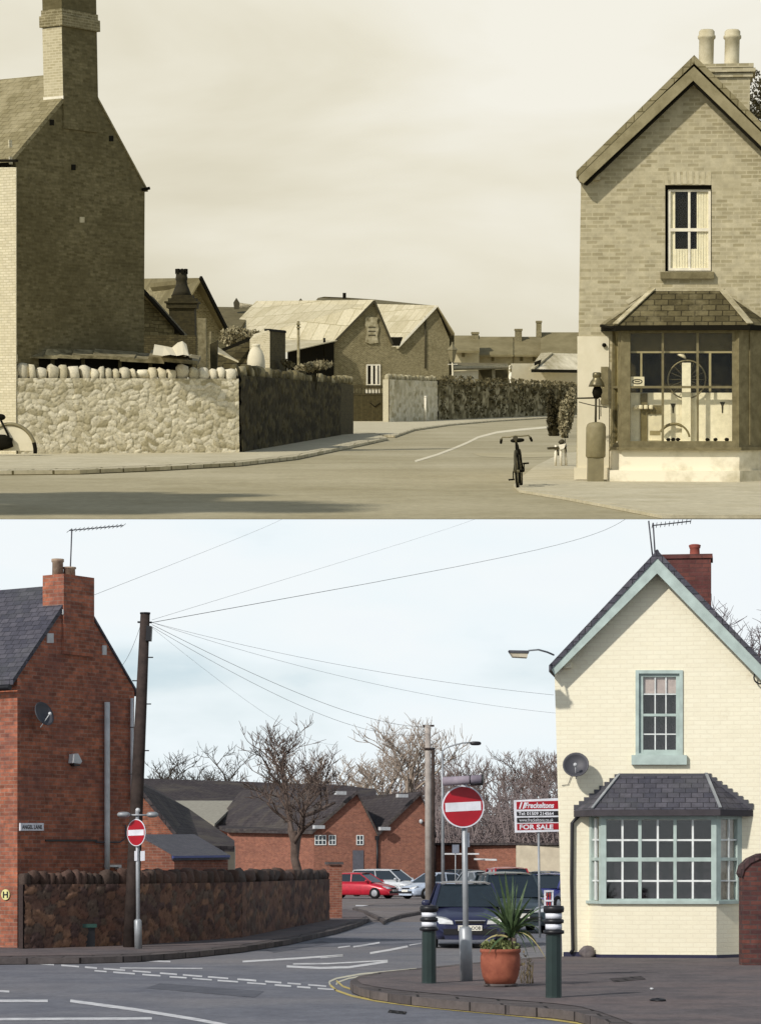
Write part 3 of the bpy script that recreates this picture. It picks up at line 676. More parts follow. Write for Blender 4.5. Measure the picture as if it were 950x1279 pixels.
# bay roof
def bay_roof(P, par, e, rL, rR, mat, leadm, ffm, fdrop=.1, leadw=.05):
    eL0, eL, eR, eR0 = e; mm = MB()
    mm.add([eL0, eL, eR, eR0, rL, rR], [(1, 2, 5, 4), (0, 1, 4), (2, 3, 5), (3, 2, 1, 0), (0, 4, 5, 3)])
    r = part(par, 'bay_roof', mm, mat)
    m = MB(); d = Vector((0, 0, -fdrop)); m.prism([v+Vector((0, 0, -.003)) for v in e], d); part(r, 'fascia', m, ffm)
    for a_, b_ in ((eL, rL), (eR, rR)): part(r, 'hip_flashing', MB().bar(a_+Vector((0, 0, .03)), b_+Vector((0, 0, .02)), leadw, .02), leadm)
    return r
e = [RP.p(716, 1012, 0), RP.p(739, 1014, .72), RP.p(899, 1011, .72), RP.p(940, 1010, 0)]
zz = sum(v.z for v in e)/4
for v in e: v.z = zz
br = bay_roof(RP, H2, e, RP.p(773, 968, 0), RP.p(881, 967, 0), slate, greym, M('dark_gutter', (70, 66, 70)))
m = MB(); n = 9; ptsL = []
for k in range(n):
    x = 773-(773-716)*k/n; y = 967+(1010-967)*k/n; ptsL += [(x, y), (x-(773-716)/n, y)]
pl_ = ptsL+[(716, 1012), (722, 1013), (776, 971)]
strip(m, RP, pl_, .03, .025)
ptsR = []
for k in range(n):
    x = 881+(940-881)*k/n; y = 966+(1008-966)*k/n; ptsR += [(x, y), (x+(940-881)/n, y)]
strip(m, RP, ptsR+[(940, 1010), (933, 1011), (878, 970)], .03, .025)
slab(m, RP, 773, 966, 881, 970, .035, .03); part(br, 'stepped_flashing', m, dkgrey)
pipe(RP, [(722, 1019), (714, 1028), (713.5, 1100), (715, 1186), (712, 1191)], .032, .06, black, H2, 'downpipe')
dish(B, RP, 719, 958, 16.5, 14, .25, 'dark grey satellite dish beside the bay roof on the cream house', dkgrey)
m = MB().tube([RP.p(701, 981, .02), RP.p(709, 980, .02), RP.p(712, 972, .02), RP.p(714, 962, .05)], .006, 4); part(H2, 'cable', m, dkgrey)
m = MB(); c = RP.p(949, 846, .1); m.tube([c+RP.t*.11*math.cos(a)+Vector((0, 0, .11*math.sin(a))) for a in [k*math.pi/10 for k in range(21)]], .014, 5); part(H2, 'ring_bracket', m, black)
c = RP.p(733, 1195, .35); c.z = .11
m = MB(); m.blob(c+Vector((0, 0, .08)), (.13, .1, .11), 10, 7, .18); solid(B, 'rock', m, M('rock', (120, 112, 110), (80, 74, 76), 6), 'grey rock lying at the foot of the cream house bay', 'rock', c)
c = B.G(821, 1250, .12); m = MB(); m.blob(c+Vector((0, 0, .01)), (.09, .1, .02), 9, 5, .3); solid(B, 'litter', m, black, 'black scrap of litter on the pavement in front of the bay', 'litter', c)
c = B.G(813, 1236, .12); m = MB(); m.blob(c+Vector((0, 0, .01)), (.025, .05, .014), 8, 5, .2); solid(B, 'litter', m, greyl, 'tiny white scrap of litter on the pavement in front of the bay', 'litter', c)
# pier at the right edge
c = B.G(926, 1206, .11); PP = Pl(B, c, 0)
t = thing(B, 'brick_pier', 'old red brick pier with a rounded top in front of the cream house', 'pier', c)
pts = [gp(PP, 926, 1206, 0, .05), gp(PP, 975, 1206, 0, .05)]+[PP.p(x, y) for x, y in ((975, 1072), (960, 1067), (948, 1068), (936, 1074), (928, 1082), (926, 1092))]
part(t, 'shaft', MB().prism(pts, (0, .35, 0)), MBrick('pier_brick', (122, 74, 64), (86, 56, 56), (92, 76, 72), stain=(66, 50, 52), st_lo=.4, bh=.075))
m = MB(); cr_ = [(975, 1070), (960, 1065), (948, 1066), (935, 1072), (926, 1081), (923, 1091), (926, 1096), (929, 1086), (937, 1078), (948, 1073), (960, 1072), (975, 1077)]
m.prism([PP.p(x, y, .03) for x, y in cr_], (0, .42, 0)); part(t, 'coping', m, MBrick('coping_brick', (98, 76, 74), (78, 60, 62), (70, 58, 58), bw=.08, bh=.2))
# bracket street lamp on the house corner
c = RP.p(691, 818, -.1)
t = thing(B, 'street_lamp', 'bracket street lamp reaching out from the eave of the cream house', 'street lamp', c)
d_ = c.y-1.0
part(t, 'arm', MB().tube([c, B.at(683, 814.5, d_+.6), B.at(672, 811.5, d_+.3), B.at(660, 812.5, d_)], .016, 6), greym)
part(t, 'lamp_head', MB().prism([B.at(x, y, d_-.1) for x, y in ((635, 812), (661, 812.5), (660, 815.5), (637, 815))], (0, .3, 0)), dkgrey)
part(t, 'diffuser', MB().prism([B.at(x, y, d_-.08) for x, y in ((637, 815.2), (659, 815.7), (658, 821), (640, 820))], (0, .26, 0)), M('diffuser', (200, 190, 168), (170, 160, 140)))

# ---- street furniture
def bollard(label, px, py, hpx, grp='bollards on the pavement corner'):
    c = B.G(px, py, .116); k = B.ppm(c.y); H = hpx/k; r = .094
    t = thing(B, 'bollard', label, 'bollard', c, grp)
    part(t, 'shaft', MB().lathe(c, [(r*1.02, 0), (r, .02), (r*.96, H-.33)], 10, smooth=False), dgreen)
    m = MB().lathe(c, [(r*1.0, H-.331), (r*1.3, H-.325), (r*1.3, H-.29), (r*.98, H-.28), (r*.98, H-.21), (r*1.25, H-.20), (r*1.25, H-.165), (r*.98, H-.155), (r*.98, H-.085), (r*1.25, H-.075), (r*1.3, H-.03), (r*1.2, H-.004), (r*.6, H)], 20); part(t, 'head', m, black)
    for z in (H-.275, H-.15): part(t, 'reflective_band', MB().lathe(c, [(r*1.03, z), (r*1.03, z+.06)], 20), rwhite)
bollard('dark green bollard with white bands, left of the big no entry sign', 535.5, 1228, 97)
bollard('dark green bollard with white bands, right of the terracotta pot', 691, 1246, 115)
def noentry(label, px, py, ptop, cx, cy, rx, ry, sx0, sx1, tilt, yaw, lamps):
    c = B.G(px, py, .116); k = B.ppm(c.y); d = c.y
    t = thing(B, 'no_entry_sign', label, 'road sign', c)
    top = B.at(cx+1, ptop, d)
    part(t, 'pole', MB().tube([c, top], (.038 if rx > 20 else .036), 12), greym); sl = B.at(px-(px-cx)*.3, sx1, d); part(t, 'pole_sleeve', MB().tube([c, sl, sl+Vector((0, 0, .03))], [.085, .085, .05] if rx > 20 else [.07, .07, .045], 12), greym)
    dc = B.at(cx, cy, d-.08); r = ry/k; q = (Matrix.Rotation(R(yaw), 3, 'Z') @ Matrix.Rotation(R(90), 3, 'X'))   # +z -> -y
    q = q @ Matrix.Rotation(R(tilt), 3, 'Z')
    dk = part(t, 'sign_disc', MB().lathe(dc, [(r*.98, -.012), (r*.995, 0), (r*.995, .004), (r*.9, .005)], 48, M=q, smooth=False), rwhite)
    part(dk, 'red_face', MB().lathe(dc, [(r*.93, .004), (r*.93, .008)], 48, M=q, smooth=False), redp)
    w, h = r*.84, r*.21; m = MB(); m.add([dc+q @ Vector(v) for v in ((-w, -h, .0095), (w, -h, .0095), (w, h, .0095), (-w, h, .0095))], [(0, 1, 2, 3)]); part(dk, 'white_bar', m, rwhite)
    part(dk, 'sign_back', MB().lathe(dc, [(r*.97, -.014), (r*.97, -.02)], 40, M=q, smooth=False), dkgrey)
    return t, c, d, k
t, c, d, k = noentry('large round no entry sign on a grey post between bollard and plant pot', 582, 1225, 974, 578, 1007.5, 26.3, 26.5, 0, 1160, 3, 3, 1)
m = MB(); a, b = B.at(553, 976, d-.22), B.at(603, 973, d-.35); m.tube([a, b], .058, 12); lm = part(t, 'sign_lamp', m, M('sign_lamp_housing', (150, 140, 150), (120, 112, 124))); 
m = MB(); a2 = a.lerp(b, .68); dd_ = (b-a).normalized(); m.tube([a2, a2+dd_*.012], .066, 12); m.tube([b-dd_*.012, b+dd_*.002], .061, 12); m.tube([a2-Vector((0, 0, .052)), b-Vector((0, 0, .052))], .028, 8); part(lm, 'lamp_lens', m, black)
part(t, 'lamp_arm', MB().tube([B.at(578, 978, d), B.at(578, 975, d-.25)], .02, 6), greym)
part(t, 'side_plate', MB().prism([B.at(x, y, d+.04) for x, y in ((583.5, 1040), (586, 1040), (586.2, 1058), (583.8, 1058))], (0, .2, 0)), rwhite)
t, c, d, k = noentry('small no entry sign on the pole in front of the dark stone wall', 173, 1185, 1012, 170.5, 1040, 12.6, 17, 0, 1150, 1, -42, 1)
top = B.at(172.3, 1012, d); part(t, 'pole_cap', MB().blob(top, (.045, .045, .045), 10, 8), greyl)
part(t, 'lamp_bar', MB().tube([B.at(160, 1018, d-.05), B.at(186, 1018, d-.05)], .018, 6), greym)
for x0, x1 in ((146.5, 163), (183, 198)):
    cc_ = B.at((x0+x1)/2, 1017.5, d-.1); part(t, 'sign_lamp', MB().blob(cc_, ((x1-x0)/2/k, .12, .055), 14, 8, 0, .8), greym)
for x0, x1 in ((168, 171.8), (175.5, 181)):
    part(t, 'small_plate', MB().prism([B.at(x, y, d-.05) for x, y in ((x0, 1063), (x1, 1062.6), (x1, 1075), (x0, 1075.3))], (0, .02, 0)), rwhite)

# telegraph pole
c = B.G(163, 1183, .116); d = c.y
t = thing(B, 'telegraph_pole', 'dark leaning telegraph pole rising in front of the stone wall', 'telegraph pole', c)
tp_ = B.at(181.5, 767, d); m = MB().tube([c, c.lerp(tp_, .3), c.lerp(tp_, .7), tp_], [.145, .13, .11, .09], 12)
part(t, 'pole', m, wood); part(t, 'cap', MB().tube([tp_, tp_+Vector((0, 0, .03))], .1, 12), black)
part(t, 'junction_box', MB().prism([B.at(x, y, d-.12) for x, y in ((183, 781), (189.5, 782), (188.5, 800), (182, 800))], (0, .22, 0)), black)
for k in range(6):
    p = c.lerp(tp_, .52+.07*k); s = 1 if k % 2 else -1; part(t, 'step_iron', MB().tube([p, p+Vector((s*.19, 0, .0))], .012, 5), black)
part(t, 'insulator', MB().tube([B.at(172, 777, d), B.at(190, 777.5, d)], .02, 6), black)
PT = B.at(190, 777.5, d)
def cable(label, a, b, sag, r0, r1):
    pts = []; rs = []
    for k in range(25):
        f = k/24; p = a.lerp(b, f); p.z -= sag*4*f*(1-f); pts.append(p); rs.append((r0+(r1-r0)*f)*.72)
    solid(B, 'overhead_cable', MB().tube(pts, rs, 5), black if r1 > .013 else dkgrey, label, 'cable', a)
cable('heavy sagging overhead cable rising from the pole to the upper right', PT, B.at(800, 629, 900), 2.8, .008, .08)
cable('thin cable rising from the telegraph pole just above the heavy one', PT+Vector((0, 0, .05)), B.at(620, 636, 900), .5, .004, .035)
cable('thin cable rising from behind the chimney of the brick end house', B.at(118, 743, 52), B.at(365, 641, 700), .3, .005, .035)
cable('upper faint cable from the telegraph pole to the cream house', PT, B.at(691, 868, 47.4), .16, .004, .004)
cable('lower faint cable from the telegraph pole passing below the cream house eave', PT, B.at(720, 893, 62), .28, .004, .004)
FPt = B.at(534, 908, 135)
cable('dark cable from the telegraph pole down to the pale pole by the sheds', PT-Vector((0, 0, .04)), FPt, .5, .006, .014)
cable('second dark cable running close beside the one to the pale pole', PT-Vector((0, 0, .08)), FPt-Vector((0, 0, .35)), .75, .005, .012)
cable('faint cable dropping steeply from the telegraph pole behind the bare tree', PT-Vector((0, 0, .1)), B.at(420, 930, 190), .6, .003, .01)
cable('short drop wire from the telegraph pole to the brick house gable', B.at(177, 777, d), B.at(152, 832, 51.5), .1, .005, .005)
# far poles and lamp
c = B.G(535, 1120, 0); d = 135; c = Vector((B.at(535, 1120, d).x, d, 0))
t = thing(B, 'utility_pole', 'pale utility pole with a small cross piece beyond the parked cars', 'pole', c)
part(t, 'pole', MB().tube([c, B.at(534, 906, d)], [.19, .16], 10), concrete); part(t, 'cross_piece', MB().bar(B.at(528, 906.5, d), B.at(542, 906.5, d), .1, .1), wood); part(t, 'collar', MB().tube([B.at(534, 934, d), B.at(534, 937, d)], .2, 10), wood)
c = Vector((B.at(541, 1120, 120).x, 120, 0))
t = thing(B, 'utility_pole', 'thin dark wooden pole standing in front of the pale one', 'pole', c)
part(t, 'pole', MB().tube([c, B.at(540.5, 936, 120)], [.10, .08], 8), wood); part(t, 'cap', MB().tube([B.at(540.5, 936, 120), B.at(540.5, 934, 120)], .1, 8), black)
d = 125; c = Vector((B.at(553, 1110, d).x, d, 0))
t = thing(B, 'street_lamp', 'tall street lamp with a curved arm beyond the no entry sign', 'street lamp', c)
part(t, 'column', MB().tube([c, B.at(552.5, 1000, d), B.at(552, 938, d)], [.09, .07, .05], 8), greym)
part(t, 'arm', MB().tube([B.at(552, 938, d), B.at(557, 934, d), B.at(567, 930.5, d), B.at(578, 928, d), B.at(588, 927.5, d)], .04, 6), greym)
part(t, 'lamp_head', MB().blob(B.at(593.5, 928.5, d), (.28, .14, .10), 12, 8, 0, .7), black)
d = 128; c = Vector((B.at(568.5, 1100, d).x, d, 0))
t = thing(B, 'small_sign', 'small blue grey sign on a thin post beyond the dark cars', 'sign', c)
part(t, 'post', MB().tube([c, B.at(568.5, 1056, d)], .03, 6), greym); part(t, 'plate', MB().prism([B.at(x, y, d-.05) for x, y in ((564.5, 1055), (573, 1055), (573, 1066), (564.5, 1066))], (0, .03, 0)), Mflat('bluegrey', (120, 126, 140)))

# for sale board
d = 60; FS = Pl(B, (0, d, 0), 0)
c = Vector((B.at(674, 1150, d).x, d+.06, 0))
t = thing(B, 'estate_agent_board', 'white, red and black for sale board beside the cream house', 'sign', c)
part(t, 'post', MB().tube([c, B.at(672, 1035, d+.06)], .03, 6), greym)
bd = part(t, 'board', strip(MB(), FS, [(641, 999.5), (701, 996.5), (701, 1038.5), (642.5, 1040)], 0, .03), rwhite)
m = MB(); strip(m, FS, [(644.6, 1001.5), (699, 1000), (699, 1010.3), (644.8, 1011)], .006, .005); strip(m, FS, [(645.2, 1029), (699, 1028), (699, 1036), (645.4, 1037)], .006, .005); part(bd, 'red_panel', m, redp)
m = MB(); strip(m, FS, [(644.8, 1013.6), (699, 1012.8), (699, 1018.4), (645, 1019.2)], .006, .005); strip(m, FS, [(645, 1021.4), (699, 1020.4), (699, 1026.6), (645.2, 1027.6)], .006, .005); part(bd, 'black_panel', m, black)
for tx, x0, y0, x1, y1, sh, bo in (('Freckeltons', 655, 1002.3, 691.5, 1009.4, .25, .03), ('Tel: 01509 214564', 647, 1014, 691, 1018.2, 0, .02), ('www.freckeltons.co.uk', 648, 1022, 690.5, 1026.2, 0, .0), ('FOR SALE', 648.5, 1029.8, 690.5, 1036, 0, .03)):
    part(bd, 'lettering', textmb(tx, FS, x0, y0, x1, y1, .012, sh, bo), rwhite)
for x in (647.5, 652): part(bd, 'logo_stroke', strip(MB(), FS, [(x, 1010.2), (x+2, 1010.2), (x+4.5, 1002), (x+2.5, 1002)], .012, .002), rwhite)
d = 58; c = Vector((B.at(685, 1140, d).x, d, 0)); G2 = Pl(B, c, 0)
t = thing(B, 'barrier', 'small red and white slatted gate beside the cream house corner', 'gate', c)
m = MB(); [slab(m, G2, x, 1112, x+2.2, 1136, 0, .03) for x in (679, 688.5)]; slab(m, G2, 679, 1112, 691, 1114, .01, .03); slab(m, G2, 679, 1124, 691, 1126, .01, .03); part(t, 'frame', m, rwhite)
m = MB(); [slab(m, G2, x, 1115, x+1.6, 1134, -.01, .02) for x in (682, 685.4)]; part(t, 'slats', m, Mflat('red', (170, 50, 44)))

# plant pot
c = B.G(624.5, 1232, .116); k = B.ppm(c.y)
t = thing(B, 'plant_pot', 'large round terracotta pot beside the no entry sign post', 'plant pot', c)
r = 25.5/k; h = 45/k
part(t, 'pot', MB().lathe(c+Vector((0, 0, .03)), [(r*.72, 0), (r*.88, h*.22), (r*.97, h*.5), (r*.98, h*.75), (r*.93, h*.86), (r*1.0, h*.89), (r*1.0, h*.97), (r*.9, h*.98), (r*.86, h*.9)], 32), pot_t)
part(t, 'saucer', MB().lathe(c, [(r*.8, 0), (r*.86, .035), (r*.78, .036)], 28), kerbm)
part(t, 'soil', MB().lathe(c+Vector((0, 0, .03)), [(r*.88, h*.9), (r*.88, h*.94)], 24), earth)
rnd = random.Random(11); base = c+Vector((0.14, 0, h+.0))
t = thing(B, 'spiky_plant', 'spiky green yucca growing in the terracotta pot', 'plant', c+Vector((0, 0, h)))
m = MB(); m.tube([base-Vector((0, 0, .05)), base+Vector((0.02, 0, .16))], [.06, .045], 8); part(t, 'stem', m, barkd)
def blades(tips, w, mat, nm, b0):
    m = MB()
    for (tx, ty, bend) in tips:
        b = b0+Vector((rnd.uniform(-.03, .03), rnd.uniform(-.03, .03), rnd.uniform(0, .08))); tip = B.at(tx, ty, c.y+rnd.uniform(-.45, .45)); 
        midp = b.lerp(tip, .5)+Vector((0, 0, bend)); n_ = 8; prev = None; sdv = Vector((tip.y-b.y, -(tip.x-b.x), 0)); sdv = (sdv.normalized() if sdv.length > .01 else Vector((1, 0, 0)))*.35+Vector((rnd.uniform(-1, 1), rnd.uniform(-1, 1), rnd.uniform(-.4, .4))); sdv.normalize(); vs = []; fs = []
        for i in range(n_+1):
            f = i/n_; p = b*(1-f)**2+midp*2*f*(1-f)+tip*f*f; ww = w*(math.sin(math.pi*min(f*.9+.12, 1)))**.6*(1-f*.5)
            vs += [p-sdv*ww, p+sdv*ww]
            if i: j = len(vs)-4; fs.append((j, j+1, j+3, j+2))
        m.add(vs, fs, True)
    part(t, nm, m, mat)
tips = [(605+rnd.uniform(-3, 3), 1108, .12), (612, 1096, .1), (622, 1090, .05), (630, 1086, .02), (640, 1092, .02), (648, 1100, .05), (598, 1122, .15), (655, 1112, .1), (664, 1120, .1), (672, 1134, .12), (678, 1146, .14), (684, 1152, .18), (676, 1165, .22), (670, 1184, .3), (660, 1200, .28), (606, 1150, .15), (600, 1164, .2), (612, 1176, .2), (617, 1110, .05), (635, 1104, .0), (644, 1118, .0), (652, 1130, .05), (662, 1142, .1), (625, 1118, .0), (610, 1135, .1), (668, 1152, .15), (656, 1158, .15), (590, 1140, .16), (640, 1135, 0), (630, 1128, 0), (647, 1146, .05), (616, 1152, .1), (680, 1130, .1), (603, 1100, .1), (659, 1098, .05)]
blades(tips+[(x+rnd.uniform(-6, 6), y+rnd.uniform(2, 16), b_) for x, y, b_ in tips], .027, M('yucca_leaf', (86, 104, 70), (54, 74, 44), 8, .6, .3), 'leaves', base+Vector((.0, 0, .14)))
blades([(683, 1201, .32), (676, 1192, .34), (598, 1182, .2)], .018, M('dry_leaf', (168, 158, 112), (130, 120, 80), 8, .7), 'dry_leaves', base+Vector((0, 0, .12)))
m = MB(); leaves(m, c+Vector((0, 0, h+.05)), (r*.98, r*.8, .09), 420, .05, rnd)
solid(B, 'flowering_plant', m, M('bedding_leaf', (124, 132, 84), (84, 92, 52), 10, .7), 'small pale leaved bedding plants spilling over the rim of the terracotta pot', 'plant', c+Vector((0, 0, h)))
m = MB(); q = B.G(656, 1228, .116)
for k in range(16):
    a = q+Vector((rnd.uniform(-.08, .1), rnd.uniform(-.1, .1), 0)); m.tube([a, a+Vector((rnd.uniform(-.06, .06), rnd.uniform(-.05, .05), rnd.uniform(.15, .4)))], [.006, .003], 4)
leaves(m, q+Vector((0, 0, .24)), (.09, .1, .18), 60, .035, rnd)
solid(B, 'weed', m, M('dry_weed', (120, 108, 84), (90, 80, 60), 8), 'dry straggly weed standing right of the terracotta pot', 'plant', q)

# ---- cars
tyre = Mflat('tyre', (30, 30, 32), .8, .2); rimm = Mflat('alloy', (178, 180, 186), .35, .5, .6); cglass = Mflat('car_glass', (34, 44, 52), .06, .6); lamp_m = Mflat('headlamp', (222, 226, 230), .12, .8, coat=.6); plate_m = Mflat('plate', (232, 230, 220), .5); trim = Mflat('black_trim', (24, 24, 28), .6)
def paint(nm, c): 
    m = Mflat(nm, c, .3, .5, .1, coat=.35); return m
def car(label, px, d, yaw, pm, kind='hatch', sc=1.0, plate=None, gl=None, z=0):
    gl = gl or cglass
    c = Vector((B.at(px, 1100, d).x, d, z)); t = thing(None, 'parked_car', label, 'car', (0, 0, 0), 'cars parked beyond the junction'); t['_b'] = [0, 0, 0]
    Lh = {'hatch': 1.92, 'estate': 2.3, 'saloon': 2.25, 'people': 2.15}[kind]; H = {'hatch': 1.42, 'estate': 1.5, 'saloon': 1.40, 'people': 1.62}[kind]; wd = .83
    rear = {'hatch': [(1.0, .97, .97), (Lh-.25, .95, .95), (Lh-.06, .88, .9), (Lh, .6, .86)], 'people': [(1.0, 1.0, .98), (Lh-.2, 1.0, .96), (Lh-.05, .9, .92), (Lh, .6, .88)], 'estate': [(1.0, .97, .97), (Lh-.25, .97, .96), (Lh-.06, .9, .92), (Lh, .6, .86)], 'saloon': [(1.2, .97, .97), (1.6, 1.0, .95), (Lh-.15, .97, .9), (Lh, .62, .82)]}[kind]
    st = [(-Lh, .52, .70), (-Lh+.06, .62, .84), (-Lh+.22, .70, .93), (-Lh+.5, .77, .98), (-Lh+.95, .87, 1.0), (-Lh+1.15, .93, 1.0), (0, .96, 1.0)]+rear
    m = MB(); vs = []; prof = lambda zt, w: [(0, zt), (w*.45, zt-.004), (w*.74, zt-.03), (w*.92, zt-.09), (w*.99, zt-.2 if zt > .75 else zt-.14), (w*1.0, .44), (w*.98, .30), (w*.93, .20), (0, .19)]
    for y, zt, wf in st:
        pr = prof(zt, wd*wf); full = pr+[(-x, z_) for x, z_ in pr[-2:0:-1]]; vs += [(x, y, z_) for x, z_ in full]
    n = len(full); fs = []
    for i in range(len(st)-1):
        for j in range(n): fs.append((i*n+j, i*n+(j+1) % n, (i+1)*n+(j+1) % n, (i+1)*n+j))
    m.add(vs, fs, True); m.f.append(tuple(range(n))[::1]); m.sm.append(False); m.f.append(tuple(range((len(st)-1)*n, len(st)*n))[::-1]); m.sm.append(False)
    body = part(t, 'body', m, pm)
    zb = .90; y0 = -Lh+1.02; y3 = {'hatch': Lh-.12, 'people': Lh-.1, 'estate': Lh-.14, 'saloon': 1.55}[kind]; y1 = y0+.78; y2 = {'hatch': Lh-.62, 'people': Lh-.35, 'estate': Lh-.42, 'saloon': .85}[kind]
    wb, wt = wd*.93, wd*.70; zt = H-.03
    def ring(y, z_, w): return [(-w, y, z_), (w, y, z_)]
    m = MB(); P8 = ring(y0, zb, wb*.96)+ring(y3, zb, wb*.94)+ring(y1, zt, wt)+ring(y2, zt, wt*.97)
    m.add(P8, [(0, 1, 5, 4), (1, 3, 7, 5), (3, 2, 6, 7), (2, 0, 4, 6), (4, 5, 7, 6)]); part(t, 'windows', m, gl)
    m = MB(); ym = (y1+y2)/2
    g_ = []
    for y, w, z_ in ((y1-.04, wt*.9, zt), (y1+.12, wt, zt+.025), (ym, wt*1.01, zt+.045), (y2-.1, wt*.98, zt+.02), (y2+.04, wt*.9, zt-.005)):
        g_ += [(-w-.02, y, z_-.03), (-w*.8, y, z_+.02), (0, y, z_+.035), (w*.8, y, z_+.02), (w+.02, y, z_-.03)]
    fs = []
    for i in range(4):
        for j in range(4): a = i*5+j; fs.append((a, a+1, a+6, a+5))
    m.add(g_, fs, True)
    V = [Vector(v) for v in P8]
    for a, b, w in ((0, 4, .055), (1, 5, .055), (2, 6, .10), (3, 7, .10)): m.bar(V[a], V[b], w, .045)
    for s in (-1, 1):
        b0 = V[0 if s < 0 else 1].lerp(V[2 if s < 0 else 3], .46); b1 = V[4 if s < 0 else 5].lerp(V[6 if s < 0 else 7], .42); m.bar(b0, b1, .05, .05)
        m.bar(V[0 if s < 0 else 1]+Vector((0, 0, .01)), V[2 if s < 0 else 3]+Vector((0, 0, .01)), .05, .05)
        m.bar(V[4 if s < 0 else 5], V[6 if s < 0 else 7], .05, .05)
    part(t, 'roof', m, pm)
    for s in (-1, 1):
        for y in (-Lh+.78, Lh-.74):
            q = Matrix.Rotation(R(90), 3, 'Y'); w = part(t, 'wheel', MB().lathe((s*wd*.93, y, .31), [(.22, -.1), (.30, -.1), (.31, -.07), (.31, .07), (.30, .1), (.22, .1)], 24, M=q), tyre)
            mm = MB().lathe((s*(wd*.93+.09), y, .31), [(.205, -.02), (.205, .008), (.05, .02)], 20, M=q if s > 0 else Matrix.Rotation(R(-90), 3, 'Y'), smooth=False); part(w, 'rim', mm, rimm)
        m = MB(); m.prism([(s*wd*.44, -Lh+.0, .53), (s*wd*.80, -Lh+.07, .54), (s*wd*.93, -Lh+.2, .70), (s*wd*.62, -Lh+.02, .66), (s*wd*.46, -Lh+.0, .60)][::(1 if s > 0 else -1)], (0, .16, .02)); part(t, 'headlight', m, lamp_m)
        m = MB(); m.blob((s*(wd+.08), y0+.22, .98), (.10, .06, .07), 10, 8, 0, .7); part(t, 'wing_mirror', m, pm)
        m = MB(); m.blob((s*wd*.78, Lh-.03, .74), (.1, .06, .12), 10, 8, 0, .7); part(t, 'tail_light', m, Mflat('tail', (150, 20, 24), .2))
    m = MB(); m.box((0, -Lh-.005, .37), (1.15, .05, .12)); m.box((0, -Lh+.04, .575), (.62, .06, .06)); gr = part(t, 'grille', m, trim)
    m = MB(); m.box((0, -Lh+.0, .61), (.66, .05, .018)); part(gr, 'chrome_strip', m, rimm)
    m = MB(); m.box((0, -Lh-.03, .45), (.52, .02, .115)); pt = part(t, 'number_plate', m, plate_m)
    if plate:
        T0 = MB(); fr = Frame(0, 1); PX = Pl(B, (0, -Lh-.045, 0), 0)
        cu = bpy.data.curves.new('t', 'FONT'); cu.body = plate; cu.offset = .02; ob = bpy.data.objects.new('t', cu); COL.objects.link(ob); dg = bpy.context.evaluated_depsgraph_get(); dg.update()
        me = bpy.data.meshes.new_from_object(ob.evaluated_get(dg)); bpy.data.objects.remove(ob); bpy.data.curves.remove(cu)
        bx = max(v.co.x for v in me.vertices); T0.add([(v.co.x/bx*.46-.23, -Lh-.0415, .415+v.co.y*.1) for v in me.vertices], [tuple(p.vertices) for p in me.polygons]); part(pt, 'lettering', T0, black)
    setm(t, B, c, R(yaw), sc); return t
car('dark navy hatchback facing the viewer behind the no entry sign', 581, 53.5, 1, paint('navy', (42, 46, 76)), 'hatch', .93, 'W482 OOB')
car('dark green estate car parked just behind the dark navy hatchback', 634, 66, 4, paint('dark_green_car', (58, 70, 76)), 'estate', 1.0)
car('red hatchback half hidden behind the dark green estate car', 636, 98, 6, paint('red_car2', (168, 40, 50)), 'people', 1.02)
car('purple blue car at the edge of the cream house', 686, 97, -28, paint('purple_blue', (62, 66, 132)), 'hatch', 1.0)
car('dark blue car parked behind the purple blue one', 676, 122, -20, paint('dark_blue', (44, 52, 78)), 'hatch', 1.05)
car('bright red car emerging from behind the far brick pier', 447, 141, 62, paint('red_car', (186, 28, 50)), 'saloon', 1.0)
car('silver estate car between the red car and the pale saloon', 484, 152, 58, paint('silver', (200, 204, 208)), 'estate', 1.06)
car('pale silver blue saloon facing left beside the dark pole', 546, 140, -52, paint('silver_blue', (192, 204, 222)), 'saloon', 1.0)
car('dark car at the back of the car park, only its roof showing', 515, 185, 20, paint('charcoal_car', (44, 46, 52)), 'saloon', 1.0)

car('silver hatchback parked between the pale saloon and the dark green estate car', 604, 128, 20, paint('silver2', (150, 156, 164)), 'hatch', 1.05)
car('dark grey car beyond the pale saloon, right of the pale utility pole', 570, 168, -40, paint('slate_grey_car', (70, 76, 86)), 'estate', 1.05)
car('white car at the far right of the car park, behind the for sale post', 664, 150, -30, paint('white_car', (214, 218, 222)), 'hatch', 1.0)
# ---- sheds behind the wall
def P3(F, pts): return [F.at(*p) for p in pts]
def thick(mbb, pts, t=.12): mbb.prism(pts, (0, 0, -t)); return mbb
# front lean-to with blue fascia
t = thing(B, 'outbuilding', 'small brick outbuilding with a slate roof and blue fascia behind the stone wall', 'outbuilding', Vector((B.at(230, 1100, 70).x, 70, 0)))
g1 = [B.at(181, 1049, 66), B.at(218, 1070, 66), B.at(218, 1130, 66), B.at(181, 1130, 66)]; part(t, 'wall', MB().prism(g1, (0, .3, 0)), redbrick2)
part(t, 'side_wall', MB().prism([B.at(218.2, 1072, 66), B.at(284, 1071, 70), B.at(284, 1130, 70), B.at(218.2, 1130, 66)], (0, .3, 0)), redbrick2)
part(t, 'roof', thick(MB(), [B.at(216, 1069, 65.7), B.at(287, 1068, 69.7), B.at(243, 1042, 76), B.at(178, 1042, 71)]), slate)
part(t, 'fascia', MB().bar(B.at(216, 1070.5, 65.6), B.at(287, 1069.5, 69.6), .04, .06), Mflat('blue_fascia', (60, 74, 140)))
